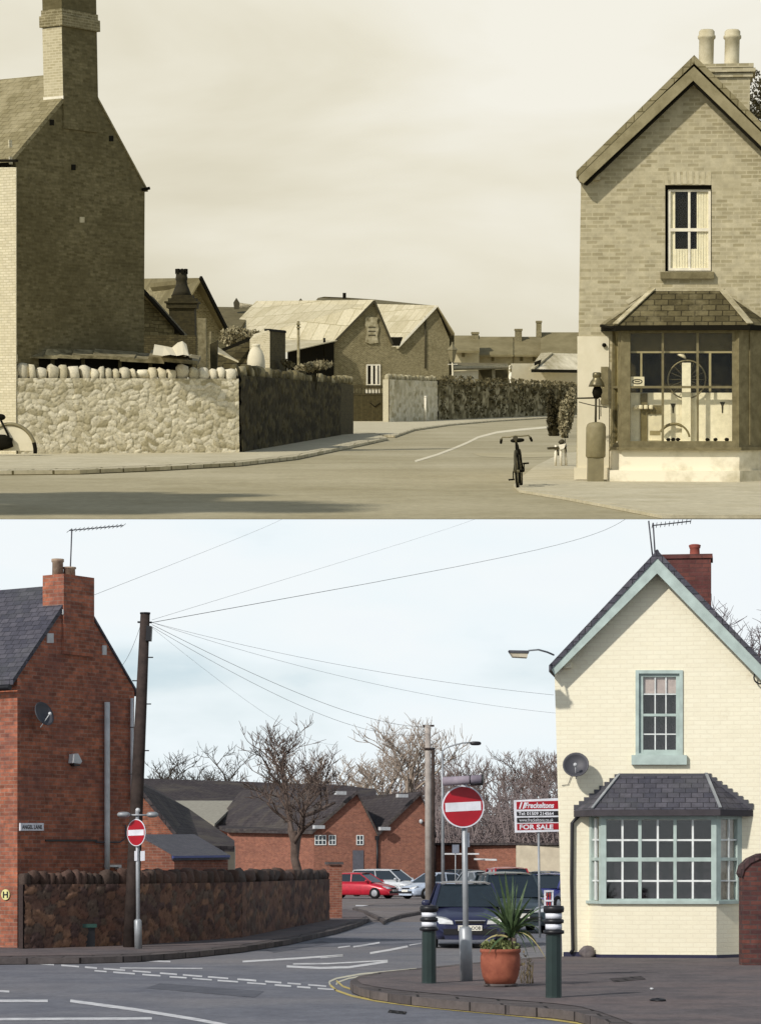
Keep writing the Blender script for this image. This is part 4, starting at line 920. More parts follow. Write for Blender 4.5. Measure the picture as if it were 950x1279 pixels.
# left long shed
t = thing(B, 'workshop', 'long dark roofed workshop with a brick gable behind the small outbuilding', 'workshop', Vector((B.at(230, 1100, 95).x, 95, 0)))
part(t, 'wall', MB().prism([B.at(168, 984, 92), B.at(219, 1042, 92), B.at(219, 1130, 92), B.at(168, 1130, 92)], (0, .4, 0)), redbrick)
part(t, 'roof', thick(MB(), [B.at(168, 975, 91.5), B.at(220, 1040, 91.5), B.at(252, 1056, 92), B.at(293, 1057, 93), B.at(293, 1050, 96), B.at(236, 1010, 110), B.at(174, 974, 112)], .2), darkroof)
part(t, 'gable_end', MB().prism([B.at(270, 1056, 97), B.at(293, 1057, 97), B.at(293, 1090, 97), B.at(270, 1090, 97)], (0, .5, 0)), beige)
t = thing(B, 'workshop', 'distant workshop with a very long dark ridge roof behind all the gables', 'workshop', Vector((B.at(330, 1100, 215).x, 215, 0)))
part(t, 'roof', thick(MB(), [B.at(176, 1001, 200), B.at(470, 1012, 200), B.at(470, 986, 214), B.at(430, 981, 214), B.at(300, 976, 212), B.at(174, 972, 210)], .3), darkroof)
part(t, 'wall', MB().prism([B.at(180, 1000, 203), B.at(468, 1010, 203), B.at(468, 1100, 203), B.at(180, 1100, 203)], (0, 1, 0)), redbrick)
part(t, 'roof_light', MB().prism([B.at(212, 1000, 196), B.at(298, 1000, 196), B.at(268, 1029, 180)], (0, 0, -.2)), M('translucent_sheet', (160, 156, 142), (140, 136, 124)))
# twin gable workshop
t = thing(B, 'workshop', 'red brick workshop with two pointed gables facing the car park', 'workshop', Vector((B.at(450, 1100, 165).x, 165, 0)))
m = MB(); gA = Pl(B, B.at(392, 1100, 168), 12)
def v3(x, y, o=0): return gA.p(x, y, o)
ol = [gp(gA, 392, 0, 0, -.05), gp(gA, 541, 0, 0, -.05), v3(541, 1032), v3(525, 991), v3(472, 1038), v3(446, 990), v3(392, 1036)]
m.prism(ol, (-3, 14, 0)); part(t, 'wall', m, redbrick2)
part(t, 'side_wall', MB().prism([B.at(284, 1037, 172), gA.p(391.7, 1039, -.1), gp(gA, 391.7, 0, -.1, -.05), gp(Pl(B, B.at(284, 1033, 172), 0), 284, 0, 0, -.05)], (0, .5, 0)), redbrick2)
b0 = v3(446, 987, .3); b1 = v3(525, 988.5, .3)
m = MB(); thick(m, [v3(390, 1037, .3), b0, B.at(301, 987, 195), B.at(268, 1030, 186), B.at(284, 1035, 171.5)], .25); thick(m, [b0, v3(472, 1040, .3), v3(472, 1040, .3)+Vector((-1, 15, 0)), b0+Vector((-1, 15, 0))], .25)
thick(m, [v3(472, 1040, .32), b1, b1+Vector((-4.5, 14, 0)), b0+Vector((0, 15, 0))], .25); thick(m, [b1, v3(545, 1041, .3), v3(545, 1041, .3)+Vector((0, 13, 0)), b1+Vector((0, 13, 0))], .25); part(t, 'roof', m, darkroof)
m = MB()
for x, y in ((425, 990.5), (398, 1033), (502, 994), (480, 1035)):
    m.box(v3(x, y, .6), (.75, .3, .22), R(30))
part(t, 'ridge_patch', m, greyl)
for x0, x1, cols in ((393, 407.5, 3), (410.5, 419.5, 2), (445, 454, 2)):
    m = MB(); framebars(m, gA, x0, 1043, x1, 1055.5, 1, .06, .05); w = part(t, 'window', m, whitepaint); part(w, 'pane', slab(MB(), gA, x0+1, 1044, x1-1, 1054.5, .03, .02), cglass)
    m = MB(); [slab(m, gA, x0+(x1-x0)*k/cols-.5, 1044, x0+(x1-x0)*k/cols+.5, 1054.5, .05, .02) for k in range(1, cols)]; slab(m, gA, x0+1, 1049, x1-1, 1050, .052, .02); part(w, 'glazing_bars', m, whitepaint)
part(t, 'door', slab(MB(), gA, 440.5, 1062, 454, 1100, .05, .04), Mflat('grey_door', (92, 92, 100)))
part(t, 'downpipe', MB().tube([gA.p(471, 1046, .1), gA.p(471, 1100, .1)], .08, 6), black); m = MB(); slab(m, gA, 468.5, 1044, 473.5, 1049, .15, .15); part(t, 'hopper', m, black)
part(t, 'security_lamp', MB().blob(gA.p(525.5, 1026, .15), (.13, .1, .15), 8, 6), greyl)
# low brick range at right
t = thing(B, 'workshop', 'low flat roofed brick range behind the red car at right', 'workshop', Vector((B.at(600, 1100, 175).x, 175, 0)))
part(t, 'wall', MB().prism([B.at(545, 1056, 175), B.at(644, 1056, 172), gp(Pl(B, B.at(644, 1056, 172), 0), 644, 0, 0, -.05), gp(Pl(B, B.at(545, 1056, 175), 0), 545, 0, 0, -.05)], (0, 4, 0)), redbrick2)
part(t, 'rendered_wall', MB().prism([B.at(644.3, 1056, 171.6), B.at(720, 1057, 170), gp(Pl(B, B.at(720, 1056, 170), 0), 720, 0, 0, -.05), gp(Pl(B, B.at(644, 1056, 171.6), 0), 644.3, 0, 0, -.05)], (0, 4, 0)), beige)
part(t, 'roof', MB().prism([B.at(543, 1055.5, 174.5), B.at(722, 1055.5, 169.5), B.at(722, 1055.5, 169.5)+Vector((0, 7, 0)), B.at(543, 1055.5, 174.5)+Vector((0, 7, 0))], (0, 0, .15)), darkroof)
part(t, 'rail', MB().bar(B.at(555, 1066.5, 170), B.at(598, 1066.5, 169), .08, .1), greyl); part(t, 'sign_strip', MB().bar(B.at(592, 1073, 170), B.at(620, 1074, 169), .06, .12), greyl)

# ---- trees of the lower place
def gpt(x, d): return Vector((B.at(x, 1100, d).x, d, -.05))
bare_tree('bare_tree', 'bare dark branched tree standing right behind the stone wall', B, gpt(373, 102), (1136-884)/B.ppm(102), 5, barkd, barkd, 6, .10, .17, .78, .27, None, 3, .006)
T2 = bare_tree('bare_tree', 'tall pale bare tree behind the twin gabled workshop', B, gpt(496, 270), (1105-893)/B.ppm(270), 9, barkl, barkl, 6, .34, .26, .74, .28, 'bare trees beyond the workshops', 3, .018)
T3 = bare_tree('bare_tree', 'broad pale bare tree between the dark tree and the tallest pale one', B, gpt(446, 262), (1105-905)/B.ppm(262), 21, barkl, barkl, 6, .3, .22, .8, .24, 'bare trees beyond the workshops', 3, .018)
T4 = bare_tree('bare_tree', 'bare tree right of the street lamp, in front of the grey thicket', B, gpt(583, 280), (1103-936)/B.ppm(280), 33, barkm, barkm, 6, .28, .26, .7, .25, 'bare trees beyond the workshops', 3, .018)
copytree(T4, B, gpt(630, 290), 'bare tree rising between the street lamp and the for sale board', R(70), 1.06)
copytree(T4, B, gpt(668, 285), 'bare tree above the for sale board beside the cream house', R(160), 1.04)
copytree(T3, B, gpt(225, 330), 'round bare tree crown left, above the long dark roof', R(40), .98*(1104-925)/(1105-905)*330/262)
copytree(T3, B, gpt(262, 345), 'right of the two round bare crowns above the long dark roof', R(200), .82*345/262)
copytree(T3, B, gpt(192, 340), 'leftmost bare crown, touching the telegraph pole', R(120), .84*340/262)
copytree(T4, B, gpt(560, 300), 'low bare tree directly behind the pale utility pole', R(240), .92)
copytree(T4, B, gpt(412, 290), 'low bare tree behind the roof of the left brick gable', R(300), .93)
copytree(T4, B, gpt(527, 310), 'bare tree behind the right brick gable apex', R(20), .98)
# thicket of twigs
rnd = random.Random(77); m = MB()
for k in range(150):
    x = rnd.uniform(536, 735); d = rnd.uniform(215, 262); p = gpt(x, d); hgt = ((1100-(975+rnd.uniform(-14, 40)-(10 if x > 650 else 0)))/B.ppm(d))
    for j in range(5):
        q = p+Vector((rnd.uniform(-1, 1), rnd.uniform(-1, 1), 0)); e_ = q+Vector((rnd.gauss(0, 1.4), rnd.gauss(0, 1), hgt*rnd.uniform(.6, 1)))
        m1 = q.lerp(e_, .5)+Vector((rnd.gauss(0, .6), 0, 0)); m.tube([q, m1, e_], [.13, .08, .02], 3, False)
        for i in range(9):
            b = m1.lerp(e_, rnd.uniform(-.6, 1)); m.tube([b, b+Vector((rnd.gauss(0, 1), rnd.gauss(0, 1), rnd.uniform(-.2, 1.6)))], [.05, .02], 3, False)
solid(B, 'thicket', m, M('twig_mass', (140, 128, 126), (112, 100, 100), 1), 'dense grey brown winter thicket behind the low brick range', 'thicket', gpt(620, 240), None, 'stuff')
tb = bare_tree('bare_tree', 'weeping bare tree just behind the roof of the cream house at right', B, gpt(934, 75), (1110-690)/B.ppm(75), 45, barkl, M('birch_twig', (110, 98, 100), (84, 74, 80), 3), 6, .12, .34, .75, .15, None, 4, .008)

# ================================================================= UPPER PLACE: the same junction long ago, all its surfaces sepia
def S(v, d=0):                     # sepia tone, v = 0..255
    f = v/255; return (v, v*(.872+.1*f+d), v*(.36+.53*f**.8))
roadS = M('old_road', S(178), S(160), .5, .95, .15, bump=.25, c3=S(192), sc3=.12, grain=5, gd=.32)
paveS = M('old_pavement', S(206), S(186), .8, .95, .15, bump=.2, c3=S(194), sc3=.3, grain=6, gd=.28)
kerbS = MBrick('old_kerb', S(206), S(176), S(96), bw=.9, bh=.5, ms=.03, blotch=.3)
groundS = M('old_ground', S(150), S(120), .3, .95, .1, bump=.2)
gableS = MBrick('sooty_brick', S(132), S(98), S(116), stain=S(82), st_scale=.35, st_lo=.42, st_hi=.7, blotch=.45, ms=.012)
stackS = MBrick('pale_sooty_brick', S(150), S(120), S(170), blotch=.4, stain=S(96))
houseS = MBrick('stock_brick', S(188), S(156), S(186), stain=S(154), st_scale=1.2, st_lo=.5, st_hi=.9, blotch=.28, ms=.012, bump=.3)
workS = MBrick('works_brick', S(138), S(104), S(156), blotch=.45, ms=.016, stain=S(88), st_scale=.5)
workD = MBrick('dark_works_brick', S(88), S(66), S(84), blotch=.4, ms=.014)
slateS = MBrick('old_slate', S(150), S(128), S(104), bw=.3, bh=.2, ms=.012, blotch=.3, bump=.4, stain=S(168), dist=.02)
tileD = MBrick('mossy_dark_tile', S(104), S(78), S(54), bw=.26, bh=.16, ms=.014, blotch=.5, bump=.6, stain=S(134), st_scale=1.5, dist=.03)
sheetS = MBrick('pale_roof_sheet', S(202), S(186), S(150), bw=1.1, bh=1.6, ms=.03, blotch=.25, stain=S(158), st_scale=.35, bump=.3)
whS = M('limewash', S(222), S(204), 1.2, .8, .2, bump=.15, c3=S(204), sc3=.6)
plS = M('stained_limewash', S(232), S(170), 1.1, .85, .2, bump=.3, lo=.3, hi=.55)
pnS = Mflat('old_cream_paint', S(236), .5); tmS = M('brown_painted_timber', S(126), S(98), 6, .7, .3); bgS = M('barge_paint', S(146), S(122), 4, .7)
dkS = Mflat('old_dark', S(24), .8, .1); dmS = Mflat('old_mid_dark', S(64), .7); mtS = Mflat('old_metal', S(138), .5, .4, .2); glS = MGlass('old_glass', (.98, .97, .92), .015)
wdS = M('old_grey_wood', S(150), S(104), 5, .9); wdD = M('old_dark_wood', S(78), S(50), 5, .9); leadS = M('old_lead', S(190), S(140), 4, .7)
ivyS = M('ivy_leaf', S(120), S(56), 3, .8, .2); ivyL = M('pale_foliage', S(170), S(104), 3, .8, .2); ivyD = M('dark_foliage', S(74), S(40), 3, .8, .2); pkS = M('paper', (246, 240, 220), (226, 220, 198), 8, .7)

# slab of ground, wedge shaped, its front edge chamfered back; sky behind it
Y0 = A.G(475, 648.2, 0).y; Y1 = 431
m = MB(); sec = [(Y0, 0), (Y1, 0), (Y1, -8), (Y0+.01, -.001)]
m.prism([(-105, y, z-.004) for y, z in sec], (210, 0, 0)); struct(A, 'ground', m, groundS)
def flatA(name, pts, z, mat, thick=0, **k):
    P = [A.G(x, y, z) for x, y in pts]
    for v in P: v.y = max(v.y, Y0+.004)
    m = MB(); m.prism(P, (0, 0, -(thick or .004))); return struct(A, name, m, mat)
m = MB(); m.add([(-60, Y0+.01, 0), (60, Y0+.01, 0), (80, 330, 0), (-80, 330, 0)], [(0, 1, 2, 3)]); struct(A, 'road', m, roadS)
KA = [(-300, 590), (0, 588), (100, 587), (200, 583), (300, 577.5), (370, 570), (430, 558), (455, 553), (472, 549.5)]
flatA('kerb', KA+[(484, 547), (470, 541), (440, 541), (300, 525), (-300, 525)], .10, kerbS, .12)
flatA('pavement', [(x, y-2.5) for x, y in KA]+[(478, 546), (468, 540.5), (440, 540.5), (300, 524.5), (-300, 524.5)], .105, paveS)
KA2 = [(493, 544), (505, 540), (517, 536), (560, 530), (620, 525), (700, 520.5), (900, 516)]
flatA('kerb', KA2+[(900, 512), (545, 514), (440, 516), (440, 541), (470, 543)], .10, kerbS, .12)
flatA('pavement', [(x, y-1.2) for x, y in KA2]+[(900, 511.5), (545, 513.5), (439, 515.5), (439, 540.5), (472, 542)], .105, paveS)
KF = [(648, 612), (700, 620), (760, 631), (830, 645), (860, 652)]
flatA('kerb', KF+[(1300, 652), (1300, 560), (760, 560), (700, 566), (668, 582), (648, 598), (641, 606)], .05, paveS, .045)
flatA('pavement', [(x+2, y-2.5) for x, y in KF[:-1]]+[(862, 647.5), (1290, 647.5), (1290, 561), (760, 561), (702, 567), (671, 583), (652, 599), (646, 606)], .055, paveS)
wm_ = MB()
ribbon(wm_, A, [(518, 576), (545, 568), (565, 560.5), (583, 553), (597, 546), (620, 540), (650, 536.5), (690, 533)], 2.4, .006)
struct(A, 'road_markings', wm_, M('old_line_paint', S(224), S(196), 3, .8))
wm_ = MB(); flat(A, '', [(590, 566), (690, 564), (712, 556), (740, 556), (700, 570), (640, 572), (600, 570)], .005, None, 0, wm_)
struct(A, 'road', wm_, M('worn_road', S(184), S(166), .4, .95, .1, bump=.1))
# sky behind the upper place
skm = bpy.data.materials.new('sepia_sky'); skm.use_nodes = True; t_ = skm.node_tree; t_.nodes.clear()
o_ = N(t_, 'ShaderNodeOutputMaterial'); em = N(t_, 'ShaderNodeEmission', Strength=1.0); tcx = N(t_, 'ShaderNodeTexCoord'); mpx = N(t_, 'ShaderNodeMapping'); mpx.inputs['Scale'].default_value = (.011, .011, .032); mpx.inputs['Location'].default_value = (3.1, 0, 1.6)
nx = N(t_, 'ShaderNodeTexNoise', Scale=1.0, Detail=7.0, Roughness=.48, Distortion=.4); rx_ = ramp(t_, [(.28, lin((210, 203, 180))), (.42, lin((224, 218, 197))), (.52, lin((234, 229, 211))), (.68, lin((244, 241, 229)))])
sp = N(t_, 'ShaderNodeSeparateXYZ'); mz = N(t_, 'ShaderNodeMath', operation='MULTIPLY_ADD'); mz.inputs[1].default_value = .0042; mz.inputs[2].default_value = -.15
ax = N(t_, 'ShaderNodeMath', operation='ADD'); l = t_.links.new
l(tcx.outputs['Object'], mpx.inputs[0]); l(mpx.outputs[0], nx.inputs['Vector']); l(tcx.outputs['Object'], sp.inputs[0]); l(sp.outputs['Z'], mz.inputs[0]); l(mz.outputs[0], ax.inputs[0]); l(nx.outputs['Fac'], ax.inputs[1])
l(ax.outputs[0], rx_.inputs[0]); l(rx_.outputs[0], em.inputs[0]); l(em.outputs[0], o_.inputs['Surface'])
m = MB(); n_ = 16; arc = [(-108+216*k/n_, 436-14*((k/n_-.5)*2)**2) for k in range(n_+1)]
m.prism([(x, y, -8) for x, y in arc]+[(x, y+2, -8) for x, y in arc[::-1]], (0, 0, 112)); struct(A, 'sky', m, skm)

# ---- left house
H3, GA, hA, dlA, a3, b3, top3 = left_house(A, dict(z=.1, corner=(21, 567), ang=55, right=180, eaveL=(20, 197), apex=(106, 96), eaveR=(181, 234), chim=(80, 123, -14), chimbase=133, chimleft=53, cap=(19, 33), flash=124, roofth=.11,
     label='sepia end house with a sooty brick gable and a limewashed front'), dict(brick=gableS, slate=slateS, gutter=dkS, lead=pnS, cap=stackS))
FA = Pl(A, GA.p0, -35)
m = MB(); slab(m, FA, -170, 209, 20.4, 567, .03, .028)
z = .2; k = 0
while z < 8.6:
    if k % 2: m.box(GA.p0+GA.t*.05+GA.n*.012+Vector((0, 0, z)), (.12, .03, .2), GA.a)
    z += .225; k += 1
part(H3, 'limewashed_front', m, MBrick('limewashed_front_brick', S(214), S(200), S(186), ms=.014, blotch=.2, stain=S(190)))
m = MB(); slab(m, FA, -170, 199, 20, 202, .12, .1); part(H3, 'eaves_board', m, dkS)
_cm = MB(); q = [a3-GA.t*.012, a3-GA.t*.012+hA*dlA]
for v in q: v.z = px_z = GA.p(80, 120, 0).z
_cm.prism([q[0], q[1], q[1]-GA.t*.01, q[0]-GA.t*.01], (0, 0, GA.p(80, 34, 0).z-px_z)); part([o for o in H3.children if o.name.startswith('chimney')][0], 'sunlit_face', _cm, MBrick('sunlit_brick', S(186), S(166), S(196), ms=.012, blotch=.15))  # sunlit side of the stack painted as a paler brick panel
for x, y in ((66, 153), (140, 173), (93, 209)):
    m = MB(); slab(m, GA, x-3, y-3.5, x+2, y+3.5, .02, .02); part(H3, 'putlog_hole', m, dkS)
part(H3, 'pale_patch', slab(MB(), GA, 100, 271, 106, 278, .01, .01), leadS)
part(H3, 'gutter_end', MB().tube([GA.p(178, 237, .05), GA.p(187, 235, .15)], .05, 6), dkS)

# ---- rubble wall
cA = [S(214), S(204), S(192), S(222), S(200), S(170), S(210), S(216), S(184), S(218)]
P0 = A.G(23, 567, .1); WA = Pl(A, P0, 20); P1 = WA.ground(299, .1); P2 = A.G(424, 543.5, .1)
dm = MAttr('old_rubble', bump=.4)
t = thing(A, 'stone_wall', 'pale sunlit rubble wall that turns dark round its corner, topped with rough coping', 'wall', P0)
m = MB(); zt0 = 2.22
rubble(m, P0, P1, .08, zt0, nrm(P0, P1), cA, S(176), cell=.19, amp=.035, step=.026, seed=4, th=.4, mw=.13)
part(t, 'masonry', m, dm, 'sunlit rubble face')
m = MB(); rubble(m, P1, P2, .08, zt0+.1, nrm(P1, P2), [S(72), S(60), S(50), S(84)], S(40), cell=.22, amp=.07, step=.07, seed=8, th=.4, sq=(5, .8)); part(t, 'masonry', m, dm, 'dark shaded rubble face')  # turned-away face: its shade is painted into darker stone colours
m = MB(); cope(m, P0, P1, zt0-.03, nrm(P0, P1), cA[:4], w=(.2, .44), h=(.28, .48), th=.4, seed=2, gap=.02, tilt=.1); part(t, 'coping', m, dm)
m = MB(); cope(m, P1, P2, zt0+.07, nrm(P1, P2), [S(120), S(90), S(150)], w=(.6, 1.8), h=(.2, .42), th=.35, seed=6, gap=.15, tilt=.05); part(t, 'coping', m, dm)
c = P2+Vector((.1, .5, 0))
t = thing(A, 'gate_pier', 'dark brick gate pier at the far end of the rubble wall', 'pier', c)
k = A.ppm(c.y); part(t, 'shaft', MB().prism([A.at(425, 478, c.y), A.at(441, 481, c.y+4), A.at(441, 545, c.y+4), A.at(425, 544.5, c.y)], (-.0, .8, 0)), workD)
m = MB(); cope(m, A.at(424, 477, c.y), A.at(441, 480, c.y+4), A.at(424, 478, c.y).z, Vector((.7, -.7, 0)), [S(170), S(140)], w=(.2, .3), h=(.25, .35), th=.5, seed=9, gap=.04); part(t, 'coping', m, dm)

# ---- sheds and roofs behind the wall (each at its own distance)
def px(x, y, d): return A.at(x, y, d)
def wallq(pts, ext=(0, .4, 0)): return MB().prism([px(*p) for p in pts], ext)
def gb(x, d): q = A.at(x, 500, d); q.z = 0; return q
t = thing(A, 'lean_to', 'ramshackle lean-to of patched roof sheets just behind the sunlit wall', 'lean-to', gb(140, 84))
m = MB(); rnd = random.Random(4); dw = lambda x: WA.ground(x).y+.42
def dpth(x): return max(.25, min(GA.ground(min(x, 186)).y-dw(x)-.12, 3.2))
for i, (x0, x1, y0, y1) in enumerate(((27, 72, 440, 442), (56, 100, 438.5, 442), (90, 130, 439, 441), (116, 168, 438.5, 442.5), (150, 205, 442, 446), (186, 247, 440, 447))):
    q = [px(x0, y0+5, dw(x0)), px(x1, y1+4, dw(x1)), px(x1+4, y1-3, dw(x1)+dpth(x1)), px(x0+3, y0-3, dw(x0)+dpth(x0))]; m.prism(q, (0, 0, -.05-.012*i))
part(t, 'roof_sheets', m, M('rusty_sheet', S(150), S(84), 3, .8))
for x in (30, 66, 104, 150, 188, 238): part(t, 'post', MB().bar(px(x, 447, dw(x)+.2), gb(x, dw(x)+.2), .1, .1, (0, 1, 0)), wdD)
part(t, 'back_wall', wallq([(38, 445, dw(38)+.2), (186, 448, dw(186)+.4), (240, 449, dw(240)+.6), (240, 470, dw(240)+.6), (186, 470, dw(186)+.4), (38, 470, dw(38)+.2)], (0, .03, 0)), dkS)
t = thing(A, 'tarpaulin', 'crumpled pale tarpaulin slumped on the lean-to roof', 'tarpaulin', gb(212, 85))
gx = [(193, 430), (205, 432), (215, 434), (222, 428), (228, 426), (233, 430), (236, 443)]
m = MB(); top = [px(x, y, 76.2) for x, y in gx]; bot = [px(x, 443+(i % 2)*1.5, 74.6) for i, (x, _) in enumerate([(191, 0), (203, 0), (213, 0), (221, 0), (229, 0), (236, 0), (240, 0)])]
m.add(top+bot+[v+Vector((0, 1, -.4)) for v in top], [(i, i+7, i+8, i+1) for i in range(6)]+[(i, i+1, i+15, i+14) for i in range(6)]); part(t, 'cloth', m, whS)
t = thing(A, 'timber_post', 'thick grey timber post with a smaller one leaning beside it', 'post', gb(253, 86))
part(t, 'post', MB().prism([px(246, 397, 86), px(257, 397.5, 86), px(258, 460, 86), px(249, 460, 86)], (0, .3, 0)), wdS)
part(t, 'short_post', MB().prism([px(262, 430, 85), px(272, 425, 85), px(271, 462, 85), px(263, 462, 85)], (0, .3, 0)), wdD); part(t, 'thin_post', MB().prism([px(261, 414, 87), px(264, 414, 87), px(264, 460, 87), px(261, 460, 87)], (0, .1, 0)), wdS)
t = thing(A, 'house', 'distant house with a pointed gable behind the ornate chimney', 'house', gb(240, 130))
part(t, 'wall', wallq([(250, 349, 130), (283, 413, 132), (283, 470, 132), (215, 470, 130), (215, 413, 130)], (-3, 6, 0)), workS)
m = MB(); thick(m, [px(212, 412, 129), px(251, 347, 129), px(172, 348, 140), px(140, 412, 140)], .15); thick(m, [px(250.5, 347, 129), px(285, 415, 131.5), px(285, 415, 131.5)+Vector((-3, 6, 0)), px(250.5, 347, 129)+Vector((-3, 6, 0))], .2); part(t, 'roof', m, M('far_slate', S(122), S(98), 1))
part(t, 'verge', MB().bar(px(250.5, 346.5, 128.9), px(285, 415, 131.4), .12, .18), dkS)
t = thing(A, 'outhouse', 'brick outhouse with a sloping verge beside the sooty gable', 'outhouse', gb(200, 105))
part(t, 'wall', wallq([(165, 358, 106), (181, 366, 106), (229, 420, 108), (229, 470, 108), (165, 470, 106)], (0, 4, 0)), MBrick('outhouse_brick', S(120), S(92), S(76), bw=.5, bh=.16, ms=.02))
part(t, 'verge', MB().bar(px(179, 363, 105.8), px(229, 419, 107.8), .1, .14), dkS); part(t, 'vent', wallq([(218, 411, 107.6), (224, 411, 107.6), (224, 417, 107.6), (218, 417, 107.6)], (0, .1, 0)), dkS)
part(t, 'front_wall', wallq([(165, 419, 99), (245, 419, 99), (245, 470, 99), (165, 470, 99)]), MBrick('out_brick2', S(92), S(70), S(60), ms=.014))
# ornate chimney
d = 118; k = A.ppm(d); c = gb(229, d)
t = thing(A, 'ornate_chimney', 'tall ornate dark chimney stack with a crown topped pot', 'chimney', c)
def zat(y, dd=d): return px(229, y, dd).z
m = MB()
for x0, x1, ya, yb in ((213, 244, 385, 470), (210, 247, 379, 385.3), (208, 249, 377, 379.2), (212, 246, 373, 377.2), (216, 242, 369, 373.2)):
    w = (x1-x0)/k; z1, z0_ = zat(ya), zat(yb); m.box((px((x0+x1)/2, 400, d).x, d, (z1+z0_)/2), (w, w, z1-z0_))
part(t, 'stack', m, MBrick('sooty_stack', S(66), S(50), S(56), ms=.014))
prof = [(12.5, 370), (9.5, 362), (7.2, 356), (6.5, 351), (7.3, 349.5), (7.3, 346), (6.8, 345), (7, 341)]
part(t, 'neck', MB().lathe((c.x, d, 0), [(r/k, zat(y)) for r, y in prof], 16), M('dark_clay', S(52), S(34), 4))
m = MB()
for j in range(8):
    a = j*math.pi/4+.2; m.box((c.x+math.cos(a)*6.3/k, d+math.sin(a)*6.3/k, zat(339)), (2.6/k, 2.6/k, 6/k), a)
part(t, 'crown', m, dkS)
t = thing(A, 'low_roof', 'small dark roof with a cowled vent between the gable and the pale sheds', 'building', gb(295, 210))
part(t, 'roof', thick(MB(), [px(270, 412, 205), px(300, 410, 205), px(318, 384, 215), px(262, 383, 215)], .2), M('far_dark_tile', S(104), S(84), 1)); part(t, 'wall', wallq([(272, 411, 206), (300, 409, 206), (300, 470, 206), (272, 470, 206)]), workD)
part(t, 'vent', MB().prism([px(291.5, 378, 212), px(295.2, 372, 212), px(299, 378, 212), px(298, 386, 212), px(292.5, 386, 212)], (0, .5, 0)), dmS); part(t, 'pale_ridge', thick(MB(), [px(299, 378, 216), px(320, 381, 216), px(312, 384, 216), px(298, 384, 216)], .1), whS)
# outbuilding right of the wall corner
t = thing(A, 'outhouse', 'small brick outhouse with one pale side above the wall corner', 'outhouse', gb(335, 96))
part(t, 'pale_wall', wallq([(312, 424, 98), (318, 417, 98), (337, 412, 96), (337, 470, 96), (312, 470, 98)], (.1, .8, 0)), MBrick('pale_old_brick', S(196), S(178), S(206), ms=.012, blotch=.15))
part(t, 'wall', wallq([(337.3, 411.5, 96), (356.5, 414, 98.5), (356.5, 470, 98.5), (337.3, 470, 96)], (-.1, .6, 0)), workD); part(t, 'roof', thick(MB(), [px(336.5, 410.6, 95.8), px(357.5, 413.4, 98.4), px(356, 412.6, 100), px(330, 410.5, 99)], .08), dkS)
t = thing(A, 'stone_urn', 'pale rounded dome shaped water butt in front of the small outhouse', 'water butt', gb(320, 93))
c = px(320, 470, 93); k = A.ppm(93); part(t, 'body', MB().lathe(c, [(10.8/k, 0), (11/k, 18/k), (9.8/k, 25/k), (8/k, 30/k), (5.2/k, 34/k), (4.8/k, 36/k), (5.4/k, 37/k), (4.6/k, 38.5/k), (.01, 39/k)], 20), whS)
t = thing(A, 'shed', 'low dark timber shed between the timber post and the pale water butt', 'shed', gb(290, 100))
part(t, 'wall', wallq([(277, 438, 101), (312, 424, 100), (312, 470, 100), (262, 470, 101), (262, 440, 101)]), MBrick('boards', S(84), S(66), S(44), bw=3, bh=.2, ms=.02))
part(t, 'roof', thick(MB(), [px(270, 439, 94), px(298, 451, 93), px(290, 446, 97), px(272, 433, 99)], .06), sheetS); part(t, 'verge', MB().bar(px(276, 438, 99.8), px(313, 423, 99.7), .08, .12), dkS)
rnd = random.Random(8)
def bush(label, cx, cy, d, rx, ry, n, mat, size=.12, name='shrub', grp=None, rz=None):
    c = px(cx, cy, d); k = A.ppm(d); base = gb(cx, d); m = MB()
    for j in range(6):
        cc_ = c+Vector((rnd.uniform(-.6, .6)*rx/k, rnd.uniform(-.4, .4), rnd.uniform(-.5, .5)*ry/k)); leaves(m, cc_, (rx/k*.62, (rz or rx)/k*.6, ry/k*.6), n//6, size, rnd)
    t = thing(A, name, label, 'shrub', base, grp); part(t, 'foliage', m, mat)
    m = MB(); [m.tube([base+Vector((rnd.uniform(-.1, .1), 0, 0)), c+Vector((rnd.uniform(-.5, .5)*rx/k, 0, rnd.uniform(-.3, .3)))], [.05, .02], 5) for _ in range(5)]; part(t, 'stems', m, wdD)
bush('leggy shrub in pale leaf in front of the long pale roof', 300, 419, 104, 26, 11, 900, ivyL, .16)
bush('dry grassy growth on the dark end of the rubble wall', 388, 458, 101, 24, 7, 1100, ivyL, .14)
bush('small tuft of growth behind the coping right of the outhouse', 360, 455, 97, 8, 7, 200, ivyS, .12)
t = thing(A, 'pole', 'thin pole with two short cross pieces before the long pale roof', 'pole', gb(373, 120))
part(t, 'pole', MB().tube([gb(373, 120), px(372.5, 401, 120)], .07, 6), wdS); m = MB(); [m.bar(px(370, y, 119.9), px(375.5, y, 119.9), .06, .06) for y in (405, 409)]; part(t, 'cross_piece', m, wdS)
